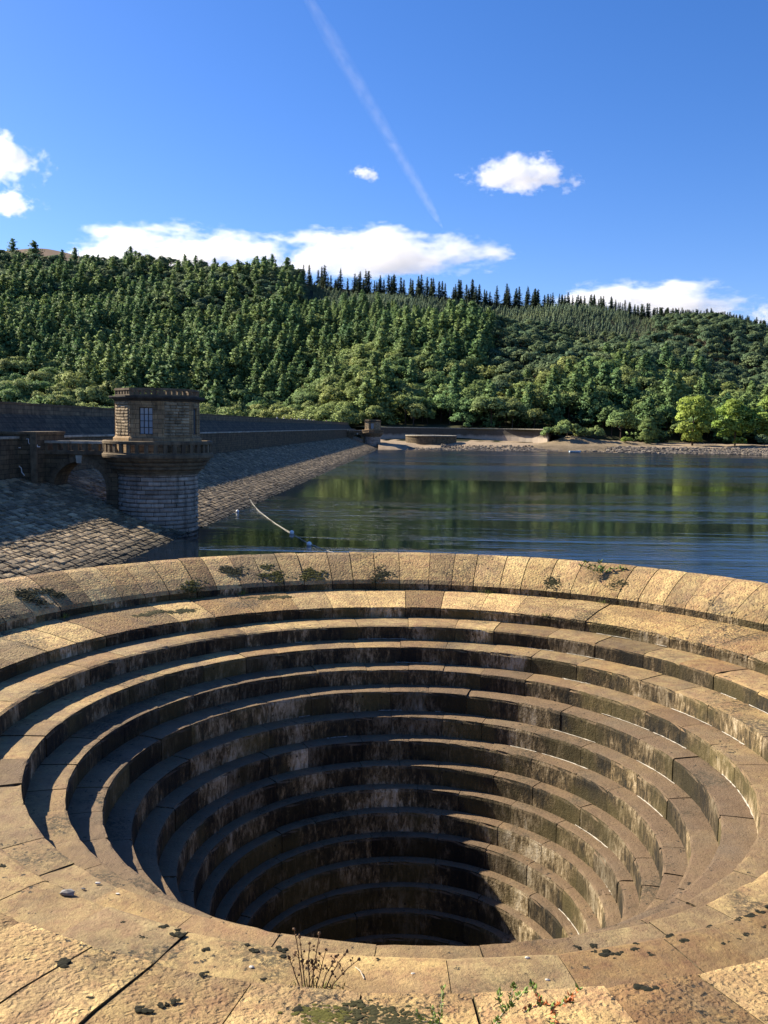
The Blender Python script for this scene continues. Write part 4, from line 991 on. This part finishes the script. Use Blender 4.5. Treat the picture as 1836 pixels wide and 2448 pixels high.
words = ['alone at left before the tower', 'leftmost of the far row of walkers', 'second of the far row', 'third of the far row', 'fourth of the far row', 'fifth of the far row', 'sixth of the far row', 'seventh of the far row of walkers', 'eighth of the far row of walkers', 'ninth of the far row of walkers', 'last of the far row of walkers', 'standing farthest off near the far tower']
for (u, j), wd in zip(ppl, words):
    o = link('person', PM[j]); o.location = dam(u, -20.2, 10.75); o.rotation_euler = (0, 0, random.choice([0, 3.1]) + random.uniform(-.5, .5)); tag(o, '%s-jacketed person on the dam crest, %s' % (JK[j][0], wd), 'person', 'people walking along the dam crest')
    link('hair', HM, o)

# ================================================================ growth and litter on the spillway
def prof_z(r):
    for k, pr in enumerate(profs[:8]):
        for (ra, za), (rb, zb) in zip(pr[:-1], pr[1:]):
            if rb < ra and rb - 1e-6 <= r <= ra + 1e-6 and ra <= 12.45: return za + (zb - za) * (ra - r) / (ra - rb)
    return 4.8
def on_spill(r, deg): a = R(deg); return Vector((SC[0] + r * math.sin(a), SC[1] + r * math.cos(a), prof_z(r)))
MOSS = [(7.23,166.0,1),(7.25,164.4,1.2),(8.02,166.4,2),(8.03,165.2,1),(8.03,164.1,1.3),(7.92,163.4,.8),(8.16,163.1,1.2),(7.9,160.1,1.7),(7.95,159.3,1),(8.07,159.6,1.6),(7.92,156.4,1.2),(8.11,157.5,.8),(8.24,156.6,1.8),(8.26,155.5,1.2),(8.21,154.5,1.4),(7.93,153.1,1.6),(7.95,151.9,1.6),(7.94,150.6,1.2),(8.18,152.3,1.2),(7.93,149.0,1.8),(9.06,167.5,2),(7.98,154.4,1),(7.95,167.2,.7),(9.36,-157.1,2),(8.04,-160.0,1.8),(7.95,-158.2,1.1),(7.94,-159.4,1),(8.22,-157.7,.9),(8.09,-155.0,.7),(8.17,-162.9,1),(8.04,-166.5,1.1),(7.95,-168.5,1.3),(8.07,-168.9,.8),(7.95,-165.7,.7),(8.98,-165.5,1),(9.54,-165.4,1.2),(9.36,-172.1,1.6),(9.73,-164.3,1.5),(8.08,-139.0,1.2),(8.48,-168.3,.8),(9.75,-161.1,.8),(9.6,-164.9,.9),(7.98,-176.0,.7)]
for i, (r, a, sz) in enumerate(MOSS):
    b = MB(); rad = .033 * sz
    for q in range(11): b.ico((random.gauss(0, .6) * rad, random.gauss(0, .45) * rad, 0), rad * random.uniform(.25, .7), 1, .25, (1.25, 1.0, .38), tint=random.random())
    o = b.build('moss_cushion', [M_cush], None, False, on_spill(r, a))
    if r > 8.9: l_ = 'dark moss cushion on the %s foreground slabs' % ('right' if a > 0 else 'left')
    else: l_ = 'dark moss cushion on the near %s ledge of the funnel' % ('right' if a > 0 else 'left')
    tag(o, l_, 'moss', l_.replace('cushion', 'cushions'))
PATCH = [(11.53,-27.0,.75,0),(11.31,-20.9,.65,1),(11.08,-14.6,.55,1),(10.98,-34.4,.5,1),(11.42,-57.8,1.3,0),(9.79,-45.0,1.5,0),(10.16,-21.7,.9,0),(11.08,-3.6,.5,0),(9.32,-176.2,.55,0),(9.45,-178.2,.4,0),(11.14,24.6,.3,0),(11.3,34.2,.3,0),(9.5,-173.6,.12,1)]
mo = [MB(), MB()]
for (r, a, ext, gm) in PATCH:
    n = int(170 + 260 * ext) if r > 10 or a > -170 else 240
    cl_ = [(random.gauss(0, .15), random.gauss(0, .36 * ext)) for _ in range(9)]
    for q in range(n):
        c_ = random.choice(cl_); rr = r + c_[0] * (1 if r > 9.6 else .8) + random.gauss(0, .06); aa = a + math.degrees((c_[1] + random.gauss(0, .11)) / r)
        if not (8.98 < rr < 12.3): continue
        p = on_spill(rr, aa); sz = random.uniform(.010, .030) * (1.25 if r > 9.7 else .8)
        mo[gm].ico((p.x, p.y, p.z), sz, 1, .25, (1.5, 1.0, .32), tint=random.random())
tag(mo[0].build('dark_moss', [M_moss]), kind='stuff'); tag(mo[1].build('green_moss', [M_gmoss]), kind='stuff')
M_pebble = simple('pale_pebble', (0.55, 0.52, 0.47), .8, .2, 20); M_gpeb = simple('grey_pebble', (0.22, 0.21, 0.20), .8, .2, 20)
for (r, a, sz, m, l_) in [(7.97,-147.7,.075,M_gpeb,'grey cobble lying alone on the near left ledge'),(7.12,-143.6,.028,M_pebble,'white pebble on the inner near left ledge'),(7.32,-143.4,.024,M_gpeb,'small grey pebble beside the white one at near left'),(7.14,-147.0,.02,M_pebble,'tiny white pebble on the inner left ledge'),(8.33,-167.1,.024,M_pebble,'pale pebble on the ledge left of the dead stalks'),(7.95,172.6,.026,M_pebble,'flat white stone chip on the ledge right of centre'),(8.35,172.0,.02,M_pebble,'white pebble on the ledge above the leafy shoots'),(8.2,-178.6,.018,M_pebble,'tiny white pebble on the ledge at bottom centre')]:
    b = MB(); b.ico((0, 0, sz * .3), sz * .85, 1, .3, (1.5, .9, .6)); tag(b.build('pebble', [m], None, False, on_spill(r, a)), l_, 'pebble', 'pebbles on the ledges')
M_twig = simple('dry_twig', (0.50, 0.43, 0.33), .8)
b = MB(); p0, p1 = on_spill(8.33, -175.2), on_spill(8.15, -174.4); b.tube([p0 + Vector((0, 0, .012)), (p0 + p1) / 2 + Vector((.01, 0, .03)), p1 + Vector((0, 0, .014))], [.007, .006, .004], 5)
tag(b.build('twig', [M_twig]), 'short pale dry twig lying beside the dead stalks', 'twig')
# dead flower stalks
M_dead = simple('dead_stalk', (0.12, 0.075, 0.045), .9, .3, 20); M_grass = simple('grass_blade', (0.14, 0.17, 0.035), .8, .35, 15); M_leaf = simple('fresh_leaf', (0.17, 0.25, 0.06), .6, .3, 9); M_oleaf = simple('autumn_leaf', (0.42, 0.13, 0.035), .6, .35, 9)
base = on_spill(8.62, -171.9)
t = tag(empty('dead_plant', base), 'clump of brown dead flower stalks standing in the joint at bottom centre', 'plant')
random.seed(21)
for i, (dx, hh, lean) in enumerate([(-.08, .66, -.09), (-.05, .58, -.07), (-.02, .52, .00), (.0, .62, .08), (.05, .45, .10), (.09, .38, .15), (.13, .44, .22), (.03, .33, -.02), (-.10, .36, -.12), (.17, .36, .30)]):
    b = MB(); P = [(dx + lean * q ** 1.4 + random.uniform(-.006, .006), random.uniform(-.01, .01) + .02 * q, hh * q) for q in (0, .25, .5, .75, 1)]
    b.tube(P, [.0075, .0065, .006, .005, .0035], 5)
    for q in range(7):
        f = random.uniform(.35, .98); j = min(3, int(f * 4)); pa = Vector(P[j]).lerp(Vector(P[j + 1]), f * 4 - j); e = pa + Vector((random.uniform(-.05, .05), random.uniform(-.03, .03), random.uniform(.02, .07)))
        b.tube([pa, e], [.0032, .002], 4); b.ico(e, random.uniform(.009, .016), 1, .3)
    b.ico(P[-1], .018, 1, .3); b.build('stalk', [M_dead], t)
def blades(mb_, n, spread, hmin, hmax, w=.006):
    for q in range(n):
        x, y = random.gauss(0, spread), random.gauss(0, spread * .45); h = random.uniform(hmin, hmax); a = random.uniform(0, 6.28); lx, ly = random.uniform(-.5, .5) * h, random.uniform(-.4, .4) * h
        c, s_ = math.cos(a) * w, math.sin(a) * w
        mb_.add([(x - c, y - s_, -.005), (x + c, y + s_, -.005), (x + lx * .4 + c * .8, y + ly * .4 + s_ * .8, h * .6), (x + lx * .4 - c * .8, y + ly * .4 - s_ * .8, h * .6), (x + lx, y + ly, h)], [(0, 1, 2, 3), (3, 2, 4)], 0, random.random())
b = MB(); blades(b, 90, .16, .03, .11); tag(b.build('grass_tuft', [M_grass], None, False, base + Vector((.05, .02, 0))), 'green grass tuft at the foot of the dead stalks', 'grass', 'grass tufts in the joints')
for (r, a, n, sp, l_) in [(8.88, -157.6, 40, .05, 'small yellow-green grass tuft in the slab joint at near left'), (10.80, -55.6, 40, .09, 'grass tuft in the gap below the rim, far left'), (10.80, -26.7, 50, .09, 'grass tuft in the gap below the rim, left of centre'), (10.80, 14.5, 40, .12, 'grass tuft in the gap below the rim, right of centre'), (8.95, 27, 30, .08, 'grass tuft on the second ledge at right'), (10.8, 33.5, 50, .12, 'grass tuft in the gap below the rim, far right')]:
    b = MB(); blades(b, n, sp, .03, .12 if r < 9 else .16); tag(b.build('grass_tuft', [M_grass], None, False, on_spill(r, a)), l_, 'grass', 'grass tufts in the joints')
def leaf(mb_, p, d, L, w, mat=0):
    d = Vector(d).normalized(); sd_ = d.cross(Vector((random.uniform(-.4, .4), random.uniform(-.4, .4), 1))).normalized() * w; up = d.cross(sd_).normalized() * L * .12
    p = Vector(p); mb_.add([p, p + d * L * .45 + sd_ + up, p + d * L, p + d * L * .45 - sd_ + up, p + d * L * .5 - up * .3], [(0, 4, 1), (1, 4, 2), (2, 4, 3), (3, 4, 0)], mat, random.random())
def shoot(name, loc, stems, label, density, L, mats, mpick):
    t = tag(empty(name, loc), label, 'plant', 'leafy shoots on the spillway')
    for P in stems:
        b = MB(); b.tube(P, [.006] + [.004] * (len(P) - 2) + [.002], 5); so = b.build('stem', [M_twig], t); lf = MB()
        for i in range(len(P) - 1):
            pa, pb = Vector(P[i]), Vector(P[i + 1])
            for q in range(int(density * (pb - pa).length) + 1):
                p = pa.lerp(pb, random.random()); d = (pb - pa).normalized() * .5 + Vector((random.uniform(-1, 1), random.uniform(-1, 1), random.uniform(-.1, .9))); leaf(lf, p, d, L * random.uniform(.6, 1.2), L * random.uniform(.22, .34), mpick(p))
        tag(lf.build('leaves', mats, t), kind='stuff')
    return t
shoot('seedling', on_spill(9.47, -179.9), [[(0, 0, -.02), (.01, 0, .12), (.02, .02, .24), (.03, .03, .34)], [(-.01, 0, -.02), (-.05, .02, .08), (-.07, .03, .16)], [(.02, 0, 0), (-.16, -.02, .05), (-.20, -.02, .13)]], 'slender pale green seedling at the bottom edge right of centre', 110, .045, [M_leaf, M_oleaf], lambda p: 0)
shoot('sapling', on_spill(9.50, 177.0), [[(-.05, 0, -.02), (.05, .03, .12), (.15, .05, .22), (.24, .06, .30)], [(.05, .03, .12), (.0, .04, .22), (.02, .05, .31)], [(.1, .03, .15), (.12, .05, .27), (.14, .06, .36)]], 'woody sapling with green leaves at the bottom edge, left of the orange one', 120, .052, [M_leaf, M_oleaf], lambda p: 0)
shoot('sapling', on_spill(9.55, 174.2), [[(-.25, 0, .14), (-.1, .02, .2), (.02, .04, .17), (.2, .05, .22)], [(-.1, .02, .2), (-.14, .03, .3), (-.18, .03, .38)], [(0, .04, .18), (.05, .05, .08), (.02, .05, 0)], [(.1, .04, .2), (.2, .06, .28), (.24, .06, .33)]], 'sapling with orange and green autumn leaves at the bottom edge right', 130, .052, [M_leaf, M_oleaf], lambda p: 1 if random.random() < .55 + (p.x > 0) * .1 and p.z < .3 else 0)
shoot('sapling', on_spill(11.7, 31.9), [[(0, 0, 0), (-.18, .05, .16), (-.42, .1, .26), (-.6, .1, .36)], [(0, 0, 0), (-.1, .1, .22), (-.15, .12, .42)], [(0, 0, 0), (.2, .02, .14), (.5, .0, .16), (.75, -.05, .1)], [(0, 0, 0), (-.35, 0, .1), (-.7, 0, .25)]], 'low yellow-green plant growing on the far rim at right', 34, .13, [M_grass, M_leaf], lambda p: 0 if random.random() < .6 else 1)

# ================================================================ clouds: volumes far behind the hill
def cloud_mat(name, seed, dens, sx_, sz_, thr, nscale=1.0):
    m = bpy.data.materials.new(name); m.use_nodes = True; n, l = m.node_tree.nodes, m.node_tree.links; n.remove(n['Principled BSDF'])
    pv = n.new('ShaderNodeVolumePrincipled'); pv.inputs['Color'].default_value = (1, 1, 1, 1); pv.inputs['Anisotropy'].default_value = 0.25
    tc = n.new('ShaderNodeTexCoord'); ln = n.new('ShaderNodeVectorMath'); ln.operation = 'LENGTH'; l.new(tc.outputs['Object'], ln.inputs[0])
    mp = n.new('ShaderNodeMapping'); mp.inputs['Location'].default_value = (seed * 3.1, seed * 1.7, 0); mp.inputs['Scale'].default_value = (sx_, 1.0, sz_); l.new(tc.outputs['Object'], mp.inputs['Vector'])
    nz = n.new('ShaderNodeTexNoise'); nz.inputs['Scale'].default_value = 1.5 * nscale; nz.inputs['Detail'].default_value = 7; nz.inputs['Roughness'].default_value = .58; l.new(mp.outputs[0], nz.inputs['Vector'])
    def mt(op, a, b, cl=False):
        q = n.new('ShaderNodeMath'); q.operation = op; q.use_clamp = cl
        for i, x in enumerate((a, b)):
            if isinstance(x, (int, float)): q.inputs[i].default_value = x
            else: l.new(x, q.inputs[i])
        return q.outputs[0]
    n2 = n.new('ShaderNodeTexNoise'); n2.inputs['Scale'].default_value = 5.5 * nscale; n2.inputs['Detail'].default_value = 6; n2.inputs['Roughness'].default_value = .62; l.new(mp.outputs[0], n2.inputs['Vector'])
    sp_ = n.new('ShaderNodeSeparateXYZ'); l.new(tc.outputs['Object'], sp_.inputs[0])
    base_ = mt('MULTIPLY', mt('MAXIMUM', mt('MULTIPLY', mt('ADD', sp_.outputs['Z'], 0.30), -1.0), 0.0), 2.6)          # flatter underside
    nn = mt('ADD', mt('MULTIPLY', mt('SUBTRACT', nz.outputs['Fac'], .5), 4.2), mt('MULTIPLY', mt('SUBTRACT', n2.outputs['Fac'], .5), 2.0))
    sh = mt('SUBTRACT', mt('SUBTRACT', mt('ADD', nn, .42 - thr), mt('MULTIPLY', mt('POWER', ln.outputs['Value'], 1.6), 1.25)), base_)
    l.new(mt('MULTIPLY', mt('MULTIPLY', sh, 1.5, True), dens), pv.inputs['Density']); l.new(pv.outputs[0], n['Material Output'].inputs['Volume'])
    return m
def cloud(px, py, w, h, dist, seed, label, dens=.016, thr=.0, ns=1.0, st=.8):
    d = F0 + RT * ((px - 918) / 2118) + UP * ((1224 - py) / 2118); p = camp + d * dist
    rx, rz = w / 2118 * dist / 2 * 1.35, h / 2118 * dist / 2 * 1.5; ry = min(rx, rz * 2.0)
    b = MB(); b.ico((0, 0, 0), 1.0, 3)
    o = b.build('cloud', [cloud_mat('cloud_vapour', seed, dens, rx / rz * st, 1.0, thr, ns)], None, True, p); o.scale = (rx, ry, rz); return tag(o, label, 'cloud', 'clouds over the hill')
cloud(405, 612, 470, 112, 4000, 1, 'long white cumulus bank behind the left part of the hill', .009, -.36, 1, .42)
cloud(905, 614, 520, 104, 4100, 2, 'white cumulus bank behind the tall spruces on the skyline', .009, -.36, 1, .42)
cloud(1240, 425, 250, 80, 3600, 3, 'compact white cloud high right, above the wood', .014, -.22, 1, .6)
cloud(20, 400, 170, 130, 3600, 4, 'white cloud cut by the left edge of the view, upper lump')
cloud(15, 490, 150, 70, 3600, 5, 'small white cloud below the one at the left edge')
cloud(1570, 735, 440, 100, 4300, 6, 'flat white cloud low behind the right-hand skyline', .010, -.30, 1, .4)
cloud(872, 418, 75, 38, 3600, 7, 'tiny white puff of cloud near the vapour trail')
cloud(1830, 765, 90, 60, 4200, 8, 'small white cloud at the right edge above the skyline')
# old vapour trail high in the sky
def sky_pt(px, py, z): d = F0 + RT * ((px - 918) / 2118) + UP * ((1224 - py) / 2118); return camp + d * ((z - HW) / d.z)
def trail(p0, p1, rad, dens, label, seed):
    A, B = sky_pt(*p0, 3600), sky_pt(*p1, 3600); mid = (A + B) / 2; L = (B - A).length / 2; b = MB()
    N = 24; b.tube([(0, -1 + 2 * i / N, 0) for i in range(N + 1)], [max(.02, math.sin(math.pi * min(1, (i + .5) / N * 4) / 2)) if i < N / 4 else (1 if i < N * .8 else max(.05, 1 - (i - N * .8) / (N * .2))) for i in range(N + 1)], 10)
    m = bpy.data.materials.new('vapour'); m.use_nodes = True; n, l = m.node_tree.nodes, m.node_tree.links; n.remove(n['Principled BSDF'])
    pv = n.new('ShaderNodeVolumePrincipled'); pv.inputs['Color'].default_value = (1, 1, 1, 1); tc = n.new('ShaderNodeTexCoord'); mp = n.new('ShaderNodeMapping'); mp.inputs['Scale'].default_value = (1.1, 16, 1.1); mp.inputs['Location'].default_value = (seed, 0, 0); l.new(tc.outputs['Object'], mp.inputs[0])
    nz = n.new('ShaderNodeTexNoise'); nz.inputs['Scale'].default_value = 1.0; nz.inputs['Detail'].default_value = 6; nz.inputs['Roughness'].default_value = .65; l.new(mp.outputs[0], nz.inputs['Vector']); nr = n.new('ShaderNodeMapRange'); nr.inputs['From Min'].default_value = .36; nr.inputs['From Max'].default_value = .72; l.new(nz.outputs['Fac'], nr.inputs['Value'])
    sx3 = n.new('ShaderNodeVectorMath'); sx3.operation = 'MULTIPLY'; sx3.inputs[1].default_value = (1, 0, 1); l.new(tc.outputs['Object'], sx3.inputs[0]); ln = n.new('ShaderNodeVectorMath'); ln.operation = 'LENGTH'; l.new(sx3.outputs[0], ln.inputs[0])
    q = n.new('ShaderNodeMath'); q.operation = 'SUBTRACT'; q.inputs[0].default_value = 1.0; q.use_clamp = True; l.new(ln.outputs['Value'], q.inputs[1])
    q2 = n.new('ShaderNodeMath'); q2.operation = 'MULTIPLY'; l.new(q.outputs[0], q2.inputs[0]); l.new(nr.outputs[0], q2.inputs[1]); q3 = n.new('ShaderNodeMath'); q3.operation = 'MULTIPLY'; q3.inputs[1].default_value = dens; l.new(q2.outputs[0], q3.inputs[0]); l.new(q3.outputs[0], pv.inputs['Density']); l.new(pv.outputs[0], n['Material Output'].inputs['Volume'])
    o = b.build('vapour_trail', [m], None, True, mid); d = (B - A).normalized(); o.rotation_mode = 'QUATERNION'; o.rotation_quaternion = Vector((0, 1, 0)).rotation_difference(d); o.scale = (rad, L, rad)
    return tag(o, label, 'vapour trail')
trail((1058, 545), (650, -150), 92, .0009, 'long faint diagonal vapour trail crossing the upper sky', 0)
